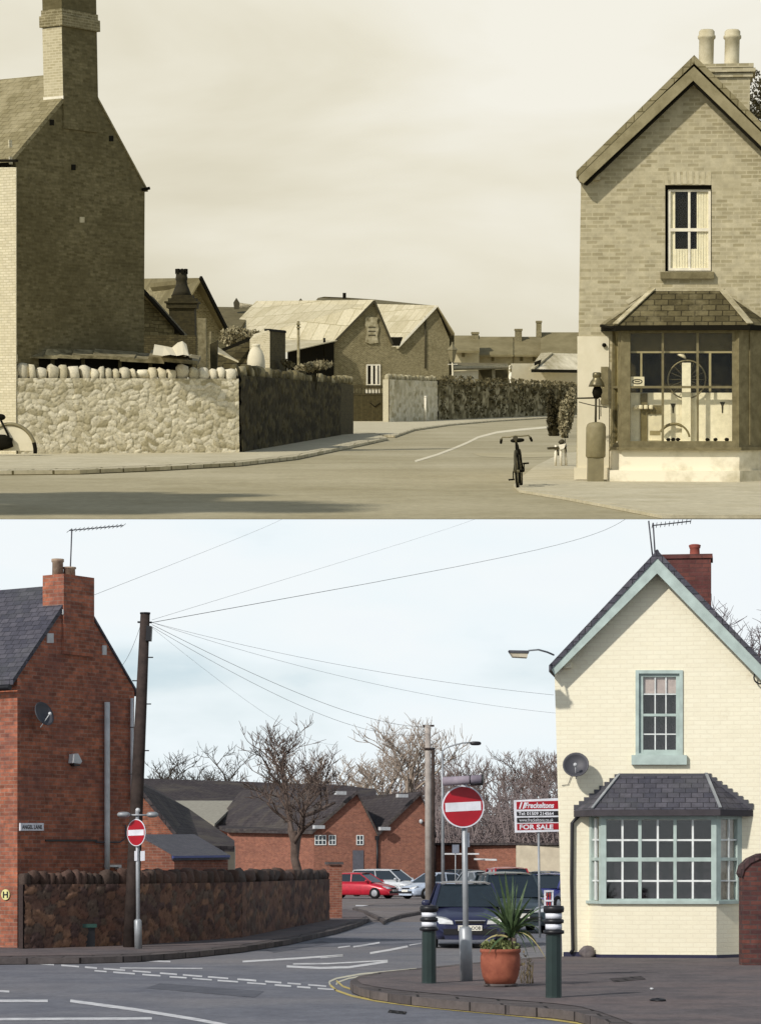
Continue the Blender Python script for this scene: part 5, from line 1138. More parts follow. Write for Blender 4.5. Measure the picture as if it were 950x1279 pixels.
# main workshops
t = thing(A, 'workshop', 'brick workshop gable with a long pale sheeted roof and a tall barred window', 'workshop', gb(450, 200))
G1 = Pl(A, px(417, 426, 200), 14)
o1 = [gp(G1, 402, 0, 0, -.02), gp(G1, 488, 0, 0, -.02), G1.p(488.5, 428), G1.p(467, 378), G1.p(418, 427), G1.p(402, 427)]
part(t, 'wall', MB().prism(o1, (-2.5, 9, 0)), workS)
m = MB(); ridge = G1.p(467.5, 374.5, .3); ev = G1.p(416, 427.5, .3)
thick(m, [ev, ridge, px(320, 376, 212), px(268, 431, 206)], .15); thick(m, [px(421, 425, 199), px(359, 439, 193), px(300, 434, 200), px(330, 424, 204)], .06); part(t, 'roof', m, sheetS)
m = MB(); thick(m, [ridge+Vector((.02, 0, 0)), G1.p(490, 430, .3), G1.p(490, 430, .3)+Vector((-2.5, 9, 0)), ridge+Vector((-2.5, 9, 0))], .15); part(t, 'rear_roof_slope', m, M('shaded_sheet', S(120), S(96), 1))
m = MB(); m.bar(ev+Vector((0, -.05, -.08)), ridge+Vector((0, -.05, -.08)), .06, .16); m.bar(ridge+Vector((0, -.05, -.1)), G1.p(490, 430, .35), .06, .16); part(t, 'verge', m, dmS)
part(t, 'plaque', strip(MB(), G1, [(456.5, 397), (459, 395.5), (472.5, 396.5), (470.5, 401), (473, 410), (471, 420), (472.5, 428), (462, 429.5), (456.3, 427), (458, 415), (456, 406)], .12, .1), M('peeling_plaque', S(184), S(120), 3))
m = MB()
for y in (408, 413, 418): slab(m, G1, 460, y, 469, y+1.4, .13, .01)
part(t, 'faded_lettering', m, dmS)
w = part(t, 'window', framebars(MB(), G1, 457.5, 455, 475, 481.5, 1.6, .08, .1), pnS); m = MB(); slab(m, G1, 463, 456, 465.8, 481, .09, .06); slab(m, G1, 468.6, 456, 471.4, 481, .09, .06); part(w, 'bars', m, pnS); part(w, 'pane', slab(MB(), G1, 458, 456, 474, 481, .03, .02), dkS); part(w, 'lintel', slab(MB(), G1, 455, 449, 477, 454.5, .03, .04), workS)
part(t, 'doorway', slab(MB(), G1, 403, 440, 416, 460, .02, .04), dkS)
part(t, 'lean_to_shade', wallq([(359, 438, 196), (417, 427, 199.5), (417, 470, 199.5), (359, 470, 196)], (0, .2, 0)), dkS)  # near-black sheet painted for the shade below the lean-to roof
part(t, 'flue', MB().tube([px(405, 422, 198), px(405, 445, 198)], .1, 6), dkS)
t = thing(A, 'workshop', 'second brick workshop gable with a pale roof, right of the one with the barred window', 'workshop', gb(530, 250))
G2_ = Pl(A, px(500, 432, 250), 14)
o2 = [gp(G2_, 484, 0, 0, -.02), gp(G2_, 562, 0, 0, -.02), G2_.p(561, 424), G2_.p(545, 385), G2_.p(500, 433), G2_.p(484, 433)]
part(t, 'wall', MB().prism(o2, (-2.5, 10, 0)), workS)
r2_ = G2_.p(546, 381.5, .35); m = MB(); thick(m, [G2_.p(497.5, 433, .35), r2_, px(462, 379.5, 262), px(440, 430, 256)], .18); part(t, 'roof', m, sheetS)
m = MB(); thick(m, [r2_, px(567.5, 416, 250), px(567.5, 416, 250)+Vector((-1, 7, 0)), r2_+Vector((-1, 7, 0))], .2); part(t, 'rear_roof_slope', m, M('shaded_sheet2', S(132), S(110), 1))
part(t, 'verge', MB().bar(G2_.p(498, 432.5, .4), r2_, .1, .2), pnS); part(t, 'recess', wallq([(484, 421, 247), (503, 421, 247), (499, 432, 247), (487, 432, 247)], (0, .3, 0)), dkS)
part(t, 'dark_return', wallq([(556, 416, 256), (567, 417, 256), (566, 470, 256), (556, 470, 256)], (0, .3, 0)), workD)
part(t, 'pipe', MB().tube([G2_.p(531, 395, .1), G2_.p(531, 460, .1)], .07, 5), dmS)
m = MB(); G1b = px(375, 372, 225)
t = thing(A, 'far_roof', 'thin dark roofline with a ventilator just above the pale workshop roofs', 'building', gb(430, 270))
part(t, 'roof', thick(MB(), [px(392, 378, 268), px(472, 379, 268), px(540, 381.5, 268), px(468, 374, 275), px(430, 371.5, 275), px(405, 370.5, 275), px(397, 372, 275)], .25), M('far_roof_tone', S(110), S(90), 1)); part(t, 'ventilator', MB().box(px(430, 369.5, 272), (.35, .35, .6)), dkS)
part(t, 'cowl', MB().prism([px(371, 378, 262), px(375.5, 372.5, 262), px(380, 378, 262)], (0, .5, 0)), dmS); part(t, 'wall', wallq([(392, 379, 270), (540, 382, 270), (540, 500, 270), (392, 500, 270)]), workD)
# gates
t = thing(A, 'gates', 'dark boarded double gates between the pier and the pale wall', 'gate', gb(463, 190))
GG = Pl(A, px(442, 527, 189), 6)
part(t, 'boards', slab(MB(), GG, 441, 492, 484, 528, 0, .12), MBrick('gate_boards', S(84), S(72), S(58), bw=.16, bh=6, ms=.012)); part(t, 'top_rail', slab(MB(), GG, 441, 481, 484, 485, .02, .1), wdD)
m = MB(); [slab(m, GG, x, 484.9, x+1, 492, -.02, .05) for x in range(443, 483, 4)]; slab(m, GG, 441, 491, 484, 493.5, .03, .1); part(t, 'railings', m, wdD)
part(t, 'notice', slab(MB(), GG, 456, 486, 474, 491, -.06, .02), pnS); m = MB(); m.bar(GG.p(462, 503, .03), GG.p(468, 508, .03), .05, .05, (0, 1, 0)); m.bar(GG.p(468, 508, .034), GG.p(475, 503, .034), .05, .05, (0, 1, 0)); part(t, 'chevron', m, dkS)
# rear wall
Q0, Q1, Q2 = A.G(485, 527, .1), A.G(545, 524.5, .1), A.G(725, 517.5, .1)
t = thing(A, 'stone_wall', 'far boundary wall, pale stone at the left and ivy covered to the right', 'wall', Q0)
# pale stone part first, then the ivy part along the road
Q1 = Q0+(Q1-Q0)*1.0
m = MB(); rubble(m, Q0, Q1, .05, 3.05, nrm(Q0, Q1), cA, S(200), cell=.4, amp=.08, step=.10, seed=12, sq=(2.2, .8)); part(t, 'masonry', m, dm)
m = MB(); cope(m, Q0, Q1, 3.0, nrm(Q0, Q1), [S(180), S(150)], w=(.3, .6), h=(.3, .5), seed=14, gap=.08); part(t, 'coping', m, dm)
m = MB(); rubble(m, Q1, Q2, .05, 3.15, nrm(Q1, Q2), [S(120), S(150), S(96), S(172)], S(70), cell=.5, amp=.16, step=.2, seed=13, mw=.2, sq=(2.2, .8)); part(t, 'masonry', m, dm, 'dark ivy grown length')
m = MB(); L_ = (Q2-Q1); nn = nrm(Q1, Q2)
for j in range(3000):
    f = rnd.random(); z = 3.4*rnd.random()**.55
    if math.sin(f*37+z*1.3)+math.sin(f*91) < -.2 and z < 2.6: continue
    p = Q1+L_*f+nn*rnd.uniform(.1, .5)*(1 if math.sin(f*60+z*2) > -.4 else .4)+Vector((0, 0, z)); s_z = .26*rnd.uniform(.6, 1.4)
    e = Euler((rnd.uniform(-1, 1), rnd.uniform(-1, 1), rnd.uniform(0, 6))).to_matrix(); m.add([p+e @ Vector(v)*s_z for v in ((-.5, 0, -.3), (.5, 0, -.3), (.1, 0, .6))], [(0, 1, 2)])
part(t, 'ivy', m, ivyS)
def post(label, x, ytop, ybase, w, d, mat, name='post'):
    t = thing(A, name, label, 'post', gb(x, d)); part(t, 'shaft', MB().tube([gb(x, d), px(x, ytop, d)], w/A.ppm(d)/2, 8), mat); part(t, 'top', MB().blob(px(x, ytop, d), (w/A.ppm(d)*.6,)*3, 8, 6), mat); return t
post('short white post in front of the pale length of far wall', 531, 496, 526, 3, 189, pnS)
post('tall blotched white pole standing against the ivy covered wall', 637, 458, 521, 3.6, 243, M('blotched_white', S(232), S(110), 1.5, lo=.44, hi=.5))
# street lamp
d = 225; t = thing(A, 'street_lamp', 'old lantern street lamp on a pale post in front of the ivy covered wall', 'street lamp', gb(566.5, d)); k = A.ppm(d)
part(t, 'post', MB().tube([gb(567, d), px(567, 500, d), px(566, 498, d), px(564.5, 452, d)], [.13, .12, .085, .07], 8), M('old_pale_post', S(214), S(196), 3))
L0 = px(564.5, 452, d); m = MB(); m.lathe(L0, [(2.5/k, 0), (5.5/k, 14/k), (6.8/k, 14.5/k), (3/k, 18/k), (1.2/k, 21/k), (1/k, 24/k)], 4, smooth=False); part(t, 'lantern', m, mtS)
m = MB(); m.bar(px(559, 455, d), px(571, 455, d), .05, .05); part(t, 'ladder_bar', m, pnS)
# open shed, range and terraces on the right
t = thing(A, 'open_shed', 'long open fronted shed with a low sagging roof behind the far wall', 'shed', gb(565, 262))
part(t, 'roof', thick(MB(), [px(500, 463, 252), px(560, 460.5, 262), px(634, 459, 290), px(634, 454, 296), px(560, 452.5, 275), px(545, 453, 270)], .12), M('sagging_roof', S(124), S(86), .8)); part(t, 'fascia', MB().bar(px(500, 461.5, 251.5), px(634, 457, 289), .12, .25), leadS)
part(t, 'dark_bay', wallq([(522, 462, 263), (561, 461, 264), (561, 500, 264), (522, 500, 263)]), dkS)
part(t, 'wall', wallq([(500, 463, 254), (522, 463, 256), (522, 500, 256), (500, 500, 254)]), workS); part(t, 'office_window', wallq([(511, 467, 253.5), (522, 467, 254.5), (522, 474, 254.5), (511, 474, 253.5)], (0, .2, 0)), pnS)
part(t, 'pale_bay', wallq([(561, 464, 268), (597, 463, 280), (597, 500, 280), (561, 500, 268)]), whS)
for x0, x1, dd in ((597, 614, 284), (618, 634, 287)):
    part(t, 'door', wallq([(x0, 462, dd), (x1, 461, dd), (x1, 500, dd), (x0, 500, dd)]), M('old_door', S(90), S(62), 2))
part(t, 'frame', wallq([(614, 459, 285), (618, 459, 285), (618, 500, 285), (614, 500, 285)]), leadS)
t = thing(A, 'outbuilding', 'pale rendered outbuilding with a streaked sheet roof beside the brick house', 'outbuilding', gb(690, 310))
part(t, 'wall', wallq([(638, 454, 303), (740, 454, 308), (740, 500, 308), (638, 500, 303)]), whS)
part(t, 'roof', thick(MB(), [px(664, 461, 299), px(740, 462, 299), px(740, 442, 312), px(684, 441, 312)], .3), M('streaked_sheet', S(212), S(140), .6, uvs=(.9, .12, 1))); part(t, 'eaves', MB().bar(px(663, 463, 298), px(740, 464, 298), .2, .35), dkS)
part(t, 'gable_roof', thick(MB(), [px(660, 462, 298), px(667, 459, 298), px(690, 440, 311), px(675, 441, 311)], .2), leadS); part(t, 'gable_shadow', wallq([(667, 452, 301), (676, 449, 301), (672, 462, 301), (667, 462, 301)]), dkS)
def terrace(label, x0, x1, yr, ye, yb, d, chim):
    t = thing(A, 'terrace_house', label, 'house', gb((x0+x1)/2, d), 'distant terraced houses'); 
    part(t, 'wall', wallq([(x0, ye, d+2), (x1, ye, d+2), (x1, 500, d+2), (x0, 500, d+2)], (0, 6, 0)), M('far_wall', S(182), S(158), .6)); part(t, 'roof', thick(MB(), [px(x0-.5, ye+1, d), px(x1+.5, ye+1, d), px(x1+.5, yr, d+6), px(x0-.5, yr, d+6)], .25), M('far_tile', S(128), S(110), .6))
    for a, b, y0 in chim:
        z1 = px(a, y0, d+5).z; w = (b-a)/A.ppm(d+5); cx = px((a+b)/2, y0, d+5).x; zb = px(a, yr+6, d+5).z
        c_ = part(t, 'chimney', MB().box((cx, d+5, (z1+zb)/2), (w, 1.2, z1-zb)), workS); part(c_, 'chimney_cap', MB().box((cx, d+5, z1), (w*1.2, 1.4, .25)), workS)
    for xx in [x0+(x1-x0)*f for f in ((.3, .75) if x0 > 640 else (.4,))]:
        w = part(t, 'window', wallq([(xx-1.8, ye+4, d+1.8), (xx+1.8, ye+4, d+1.8), (xx+1.8, ye+9, d+1.8), (xx-1.8, ye+9, d+1.8)], (0, .1, 0)), M('far_window', S(110), S(90), 3))
    return t
terrace('nearest terraced house of the distant row, beside the second workshop gable', 565, 598, 419, 437, 455, 335, ((589, 597, 416),))
terrace('middle terraced house of the distant row with one squat chimney', 598.5, 640, 420.5, 442, 455, 340, ())
terrace('third house of the distant row, between two chimneys', 640.5, 675, 420.5, 442, 455, 340.5, ((643, 651, 412),))
terrace('tallest house of the distant row, next to the shop', 675.5, 745, 415, 440, 455, 338, ((669.5, 675.5, 402),))

# ---- right house: the shop
RA = Pl(A, A.G(720, 600, .05), -8)
H4 = thing(A, 'brick_shop', 'sepia brick corner shop with a bay window under a tiled hood', 'shop', RA.p0)
outA = [gp(RA, 719, 600, 0, .02), gp(RA, 962, 600, 0, .02), RA.p(964, 197), RA.p(865, 92), RA.p(725, 226)]
holeA = rect(RA, 830, 231, 888, 339); bayA = rect(RA, 776, 412, 920, 556)
house_shell(RA, outA, [holeA, bayA], houseS, H4, 9)
roof_gable(RA, H4, slateS, (719, 222), (866, 79), (968, 180), .34, 9.4, .10)
m = MB(); strip(m, RA, [(722, 214), (866, 83), (865, 100.5), (728, 229), (722, 226)], .33, .05); strip(m, RA, [(866.01, 83), (966, 181), (966, 198), (865.01, 100.5)], .33, .05); part(H4, 'bargeboard', m, bgS)
m = MB(); strip(m, RA, [(728, 230), (865, 101), (865, 104.5), (732, 231)], .28, .2); strip(m, RA, [(865.01, 101), (966, 199), (966, 203), (865.01, 104.5)], .28, .2); part(H4, 'soffit', m, dkS)
m = MB(); m.lathe(RA.p(865.5, 80, .3), [(.05, 0), (.05, .05), (.02, .09), (.01, .12)], 8); part(H4, 'finial', m, bgS)
part(H4, 'corbel', slab(slab(MB(), RA, 740, 220, 749, 224.5, .12, .14), RA, 741, 214.5, 748, 219.8, .16, .18), leadS)
ch = chimney(A, RA, 879, 934, 84, 190, -3.4, .9, houseS, H4, (), None, cap=((97, .05), (91, .10), (85, .06)))
for x in (881, 913):
    q = RA.p(x, 84, -3.6); k = A.ppm(q.y); h_ = 45/k; r = 10.5/k
    part(ch, 'chimney_pot', MB().lathe(q-Vector((0, 0, .03)), [(r*.95, 0), (r*.85, h_*.1), (r*.85, h_*.74), (r*1.02, h_*.78), (r*1.02, h_*.84), (r*.9, h_*.86), (r*.9, h_*.95), (r*.7, h_), (r*.6, h_*.98)], 20), M('pale_clay', S(206), S(170), 3))
m = MB()
for i in range(8): strip(m, RA, [(830+i*7.5, 231-1.5*math.sin(i/7*3.14)), (834.5+i*7.5, 231-1.5*math.sin(i/7*3.14)), (834+i*7.9-1.5, 213+abs(i-3.5)*.6), (829+i*7.9-1, 213+abs(i-3.5)*.6)], .008, .01)
part(H4, 'arch_bricks', m, M('pale_arch_brick', S(196), S(172), 4))
w = sash(RA, H4, 833.5, 236, 887, 338, -.09, 3.2, (860,), (), pnS, pnS, glS, railw=4, bar=3, back=dkS, sill=(824, 339.5, 891, 348, .10), sillm=tmS, midrail=287, depth=.12)
part(w, 'head_shadow_strip', slab(MB(), RA, 829, 230, 889, 236.5, -.06, .05), dkS)  # dark strip painted for the shadow under the window head
m = MB()
for x0, x1, y0, y1 in ((837, 842.5, 240, 335), (869.5, 884, 240, 335), (842.5, 869.5, 311, 335)): 
    nx_ = max(2, int((x1-x0)/1.6)); 
    for i in range(nx_): slab(m, RA, x0+(x1-x0)*i/nx_, y0, x0+(x1-x0)*(i+1)/nx_, y1, -.135-(.012 if i % 2 else 0), .005)
part(w, 'curtain', m, pkS)
part(H4, 'limewash_strip', slab(slab(MB(), RA, 720.5, 420, 760, 584, .02, .02), RA, 716.5, 584, 760, 599, .09, .1), whS); part(H4, 'hook', MB().blob(RA.p(754, 431, .06), (.045, .05, .04), 8, 6), dkS)
m = MB(); strip(m, RA, [(780, 376), (795, 366), (812, 358), (812, 362), (784, 380)], .015, .012); part(H4, 'mortar_fillet', m, leadS)
# bay of the shop
pA = .55; sz = RA.p(840, 561, pA).z; tz = RA.p(840, 407, pA).z; fxA = (761, 775, 922, 953)
bp = lambda xs, z, of: [gp(RA, x, 600, o, z) for x, o in zip(xs, of)]
part(H4, 'bay_base', MB().prism(bp(fxA, .02, (0, pA-.04, pA-.04, 0)), (0, 0, sz-.04)), plS)
part(H4, 'plinth', MB().prism(bp((757, 760, 923, 956), .02, (0, pA+.1, pA+.1, 0)), (0, 0, RA.p(840, 589, pA+.1).z)), plS)
part(H4, 'bay_sill', MB().prism(bp((759, 772, 924, 956), sz-.02, (0, pA+.08, pA+.08, 0)), (0, 0, .06)), tmS)
fA = bp(fxA, 0, (0, pA, pA, 0)); LA = Pl(A, fA[0], ang(fA[0], fA[1])); RR = Pl(A, fA[2], ang(fA[2], fA[3])); FB = Pl(A, fA[1], -8)
m = MB(); slab(m, FB, 775, 408, 786.5, 560, 0, .12); slab(m, FB, 913.5, 408, 922, 560, 0, .12); slab(m, FB, 786.5, 409, 913.5, 416, -.003, .11); slab(m, FB, 786.5, 551, 913.5, 560, -.003, .11); slab(m, FB, 776, 407.5, 922, 411, .05, .06)
for x in (827, 870.5): slab(m, FB, x-1.5, 415.9, x+1.5, 551, -.02, .06)
slab(m, FB, 786, 482, 914, 485, -.024, .05); bw = part(H4, 'bay_window', m, tmS)
part(bw, 'pane', slab(MB(), FB, 786, 415, 914, 552, -.07, .006), glS)
m = MB(); slab(m, FB, 786, 438.5, 914, 441, -.16, .03); slab(m, FB, 799, 441, 801.5, 490, -.16, .03); slab(m, FB, 884.5, 441, 887.5, 490, -.16, .03); part(bw, 'inner_bars', m, M('inner_bar', S(170), S(150), 4))
part(bw, 'blind', slab(MB(), FB, 786, 414, 914, 438.5, -.17, .02), M('dark_blind', S(92), S(78), 8)); part(bw, 'inner_post', slab(MB(), FB, 851, 453, 862, 552, -.18, .03), pkS)
part(bw, 'display_back', slab(MB(), FB, 784, 490.5, 916, 553, -.315, .02), pkS); part(bw, 'display_floor', MB().prism([v for v in bp((766, 780, 917, 945), RA.p(840, 552, pA).z-.02, (0, pA-.1, pA-.1, 0))], (0, 0, .02)), pkS)
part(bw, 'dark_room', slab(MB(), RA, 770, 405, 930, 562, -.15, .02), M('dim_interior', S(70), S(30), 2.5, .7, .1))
m = MB(); slab(m, LA, 761.2, 410, 764.5, 561, 0, .1); slab(m, LA, 771, 410, 774.8, 561, 0, .1); slab(m, LA, 764.5, 410, 771, 415, -.004, .09); slab(m, LA, 764.5, 553, 771, 561, -.004, .09); slab(m, LA, 764.5, 482, 771, 485, -.008, .06); sw = part(H4, 'side_window', m, tmS); part(sw, 'pane', slab(MB(), LA, 764, 412, 771.5, 556, -.04, .006), glS); part(sw, 'blind', slab(MB(), LA, 763, 412, 772.5, 556, -.09, .01), M('side_blind', S(150), S(120), 5))
m = MB(); slab(m, RR, 922.2, 409, 953, 561, -.002, .1); sp_ = part(H4, 'side_panel', m, tmS, 'boarded side of the bay'); m = MB(); slab(m, RR, 936, 414, 938, 556, .02, .02); part(sp_, 'batten', m, tmS)
ea = [RA.p(750, 405, 0), RA.p(768, 408, .75), RA.p(936, 408, .75), RA.p(966, 406, 0)]; zz = sum(v.z for v in ea)/4
for v in ea: v.z = zz
br = bay_roof(RA, H4, ea, RA.p(815, 362, 0), RA.p(900, 362, 0), tileD, leadS, dkS, .09, .14)
for x0, x1, xm in ((750, 815, 1), (966, 900, -1)):
    m = MB(); strip(m, RA, [(x0, 404), (x1, 361), (x1, 366), (x0+6*xm, 406)][::1], .03, .03); part(br, 'wall_flashing', m, leadS)
m = MB(); slab(m, RA, 812, 360, 903, 363.5, .04, .05); part(br, 'ridge', m, leadS)
m = MB(); a_ = [RA.p(x, 407+2.2*math.sin((x-750)/18*1.5), .2+.5*(x-750)/18) for x in range(750, 769, 3)]; m.tube(a_, .03, 6); part(br, 'gutter', m, dkS)
# things on display in the window
def inwin(name, label, cat, mbb, mat, q): return solid(A, name, mbb, mat, label, cat, q)
def ringmb(P, cx, cy, r, off, a0=0, a1=360, tr=.012, n=36):
    c = P.p(cx, cy, off); k = A.ppm(c.y); return MB().tube([c+P.t*(r/k*math.cos(R(a0+(a1-a0)*i/n)))+Vector((0, 0, r/k*math.sin(R(a0+(a1-a0)*i/n)))) for i in range(n+1)], tr, 5)
m = ringmb(FB, 857, 474, 23, -.22, tr=.015); q = FB.p(857, 474, -.22); k = A.ppm(q.y)
for i in range(16): m.tube([q, q+FB.t*(23/k*math.cos(i*math.pi/8))+Vector((0, 0, 23/k*math.sin(i*math.pi/8)))], .003, 3)
inwin('display_ring', 'large spoked bicycle wheel hanging upright in the shop window', 'window display', m, mtS, q)
inwin('mudguard', 'curved mudguard lying low in the shop window display', 'mudguard', ringmb(FB, 841, 549, 19, -.2, 10, 150, .03), mtS, FB.p(841, 549, -.2))
m = MB(); slab(m, FB, 787, 470.5, 804, 483, -.075, .004); 
sg = thing(A, 'window_card', 'white card with an oval emblem stuck inside the shop window', 'sign', FB.p(795, 477, -.08)); part(sg, 'card', slab(MB(), FB, 787, 470.5, 804, 483, -.085, .004), pnS)
c_ = FB.p(795.3, 476.6, -.083); k = A.ppm(c_.y); m = MB(); ov = [c_+FB.t*(5.8/k*math.cos(i*math.pi/12))+Vector((0, 0, 2.6/k*math.sin(i*math.pi/12))) for i in range(25)]; m.tube(ov, .010, 4); m.box(c_, (6/k, .004, 1.3/k), R(-8)); part(sg, 'oval_emblem', m, dmS)
t = thing(A, 'lamp_shade', 'white enamel lamp shade hanging inside the shop window', 'lamp', FB.p(851, 443, -.25)); q = FB.p(851, 444, -.25)
part(t, 'shade', MB().lathe(q, [(.10, -.03), (.09, .0), (.03, .05), (.01, .07)], 16, M=Matrix.Rotation(R(25), 3, 'Y')), pnS); part(t, 'flex', MB().tube([q, q+Vector((0, 0, .35))], .006, 4), dmS)
t = thing(A, 'display_stand', 'brown stepped display stand at the left of the shop window', 'display stand', FB.p(803, 550, -.25))
part(t, 'stand', slab(slab(MB(), FB, 799, 491, 808, 552, -.27, .03), FB, 808, 506, 826, 517, -.265, .05), tmS)
for x in (793, 799.5, 806, 812.5): 
    q = FB.p(x, 508.5, -.2); solid(A, 'tin', MB().lathe(q-Vector((0, 0, .04)), [(.035, 0), (.042, .02), (.042, .06), (.035, .08)], 12), pnS, {793: 'leftmost of the four small tins in the shop window', 799.5: 'second from the left of the four small tins in the shop window', 806: 'third from the left of the four small tins in the shop window', 812.5: 'rightmost of the four small tins in the shop window'}[x], 'tin', q, 'tins in the shop window')
for x0, y0, x1, y1, lb in ((832, 501, 848, 516, 'left'), (893, 499, 910, 516, 'right')):
    t = thing(A, 'poster', 'pale poster with a lamp drawing, %s in the shop window display' % lb, 'poster', FB.p(x0, y1, -.3)); part(t, 'sheet', slab(MB(), FB, x0, y0, x1, y1+2, -.31, .01), pkS)
    xm = (x0+x1)/2; m = MB(); strip(m, FB, [(xm-3.5, y0+3), (xm+3.5, y0+3), (xm+1.2, y0+8), (xm+.8, y1), (xm-.8, y1), (xm-1.2, y0+8)], -.305, .004); part(t, 'drawing', m, dmS)
t = thing(A, 'price_card', 'pale price card with a dark line of print in the shop window', 'sign', FB.p(820, 545, -.28)); part(t, 'sheet', slab(MB(), FB, 806, 519, 827, 550, -.29, .01), pnS); part(t, 'print', slab(MB(), FB, 811, 538, 824, 543.5, -.284, .004), M('grey_print', S(160), S(140), 20))
rnd = random.Random(15)
for i, (x, lb) in enumerate(((834, 'leftmost'), (840, 'second from left'), (846, 'third from left'), (883, 'third from right'), (893, 'second from right'), (907, 'rightmost'))):
    q = FB.p(x, 549, -.18); m = MB().blob(q, (.045, .04, .032), 9, 6, .15); solid(A, 'small_part', m, dkS, '%s of the small dark cycle parts along the shop window sill' % lb, 'cycle part', q, 'small parts on the shop window sill')
for x in (878, 884, 890):
    pass
# oil pump
c = A.G(743, 600, .055); d = c.y-.55; c = Vector((A.at(743, 590, d).x, d, .055)); k = A.ppm(d); z_ = lambda y: A.at(743, y, d).z
t = thing(A, 'pump', 'old hand cranked kerbside oil pump with a drum on a pedestal, against the shop corner', 'pump', c)
part(t, 'pedestal', MB().box((c.x, d, (z_(572)+.05)/2), (19/k, .3, z_(572)-.05)), mtS)
part(t, 'drum', MB().lathe((c.x, d, 0), [(10.5/k, z_(572)), (12.2/k, z_(570)), (12.2/k, z_(534)), (11/k, z_(530)), (8/k, z_(528)), (3/k, z_(527))], 24), M('pump_paint', S(138), S(120), 6, .6))
m = MB(); m.tube([(c.x-.01, d, z_(528)), (c.x-.01, d, z_(492))], .022, 8); m.tube([(c.x+.06, d, z_(524)), (c.x+.05, d, z_(498))], .012, 6); m.tube([(c.x+.09, d, z_(520)), (c.x+.08, d, z_(500))], .009, 6); part(t, 'rods', m, dmS)
part(t, 'mechanism', MB().blob((c.x+.01, d, z_(490)), (6/k, .09, 7.5/k), 10, 8, .15, .7), dkS)
part(t, 'bell', MB().lathe((c.x, d, 0), [(10/k, z_(483)), (9.2/k, z_(480)), (7.5/k, z_(476)), (5/k, z_(473)), (4.8/k, z_(471)), (5.4/k, z_(470.5)), (5.4/k, z_(466.5)), (4/k, z_(465))], 20), M('pump_metal', S(120), S(70), 8, .4, .5, .5))
m = MB(); m.tube([A.at(716.5, 497.5, d), A.at(742, 497, d)], .018, 6); m.tube([A.at(722, 502, d), A.at(738, 506, d), A.at(757, 509, d+.2)], .010, 6); part(t, 'arm', m, dmS)
part(t, 'pump_shadow', slab(MB(), RA, 750, 458, 759, 505, .08, .06), tmS)  # brown slab on the wall standing in for the pump's shadow
# bicycle, seen end on
def bicycle():
    base = A.G(645, 613, .0); t = thing(A, 'bicycle', 'dark bicycle parked upright on the forecourt, seen end on', 'bicycle', base); 
    m_ = Matrix.Rotation(R(83.5), 3, 'Z') @ Matrix.Rotation(R(-4), 3, 'X'); X = lambda x, y, z: base+m_ @ Vector((x, y, z))
    for xx in (.34, 1.40):
        rg = MB().tube([X(xx+.32*math.cos(a), 0, .34+.32*math.sin(a)) for a in [i*math.pi/16 for i in range(33)]], .021, 6); w = part(t, 'wheel', rg, dkS)
        sp2 = MB(); [sp2.tube([X(xx, .02*(-1)**i, .34), X(xx+.31*math.cos(i*math.pi/12), 0, .34+.31*math.sin(i*math.pi/12))], .003, 3) for i in range(24)]; sp2.tube([X(xx, -.05, .34), X(xx, .05, .34)], .025, 8); part(w, 'spokes', sp2, mtS)
        part(t, 'mudguard', MB().tube([X(xx+.365*math.cos(a), 0, .34+.365*math.sin(a)) for a in [R(20+i*9) for i in range(19)]], .024, 5), dmS)
    fr = MB(); bb = (.86, 0, .32); st_ = (.98+.02, 0, .80); hd = (.56, 0, .86); hl = (.52, 0, .70)
    for a, b in ((bb, st_), (st_, hd), (bb, hl), (hd, hl), (hl, (.34, .05, .34)), (hl, (.34, -.05, .34)), (bb, (1.40, .05, .34)), (bb, (1.40, -.05, .34)), (st_, (1.40, .05, .34)), (st_, (1.40, -.05, .34))): fr.tube([X(*a), X(*b)], .017, 6)
    part(t, 'frame', fr, dkS); part(t, 'saddle', MB().blob(X(1.04, 0, .88), (.09, .13, .04), 12, 8, 0, .8, m_), dkS)
    hb = MB().tube([X(.62, -.27, .90), X(.56, -.24, .96), X(.53, -.1, .955), X(.55, 0, .97), X(.53, .1, .955), X(.56, .24, .96), X(.62, .27, .90)], .014, 6); hb.tube([X(.56, 0, .84), X(.55, 0, .97)], .017, 6); h_ = part(t, 'handlebar', hb, mtS)
    [part(h_, 'grip', MB().tube([X(.60, s*.262, .92), X(.70, s*.28, .86)], .024, 8), dkS) for s in (-1, 1)]
    part(t, 'lamp', MB().tube([X(.44, 0, .93), X(.52, 0, .93)], .045, 10), dmS)
    m = MB(); m.tube([X(.86, -.1, .32), X(.86, .1, .32)], .02, 6); m.bar(X(.86, .1, .32), X(.95, .11, .18), .02, .03); m.bar(X(.86, -.1, .32), X(.77, -.11, .46), .02, .03); m.bar(X(.95, .09, .18), X(.95, .2, .18), .07, .03); m.bar(X(.77, -.09, .46), X(.77, -.2, .46), .07, .03); part(t, 'pedals', m, dkS)
bicycle()
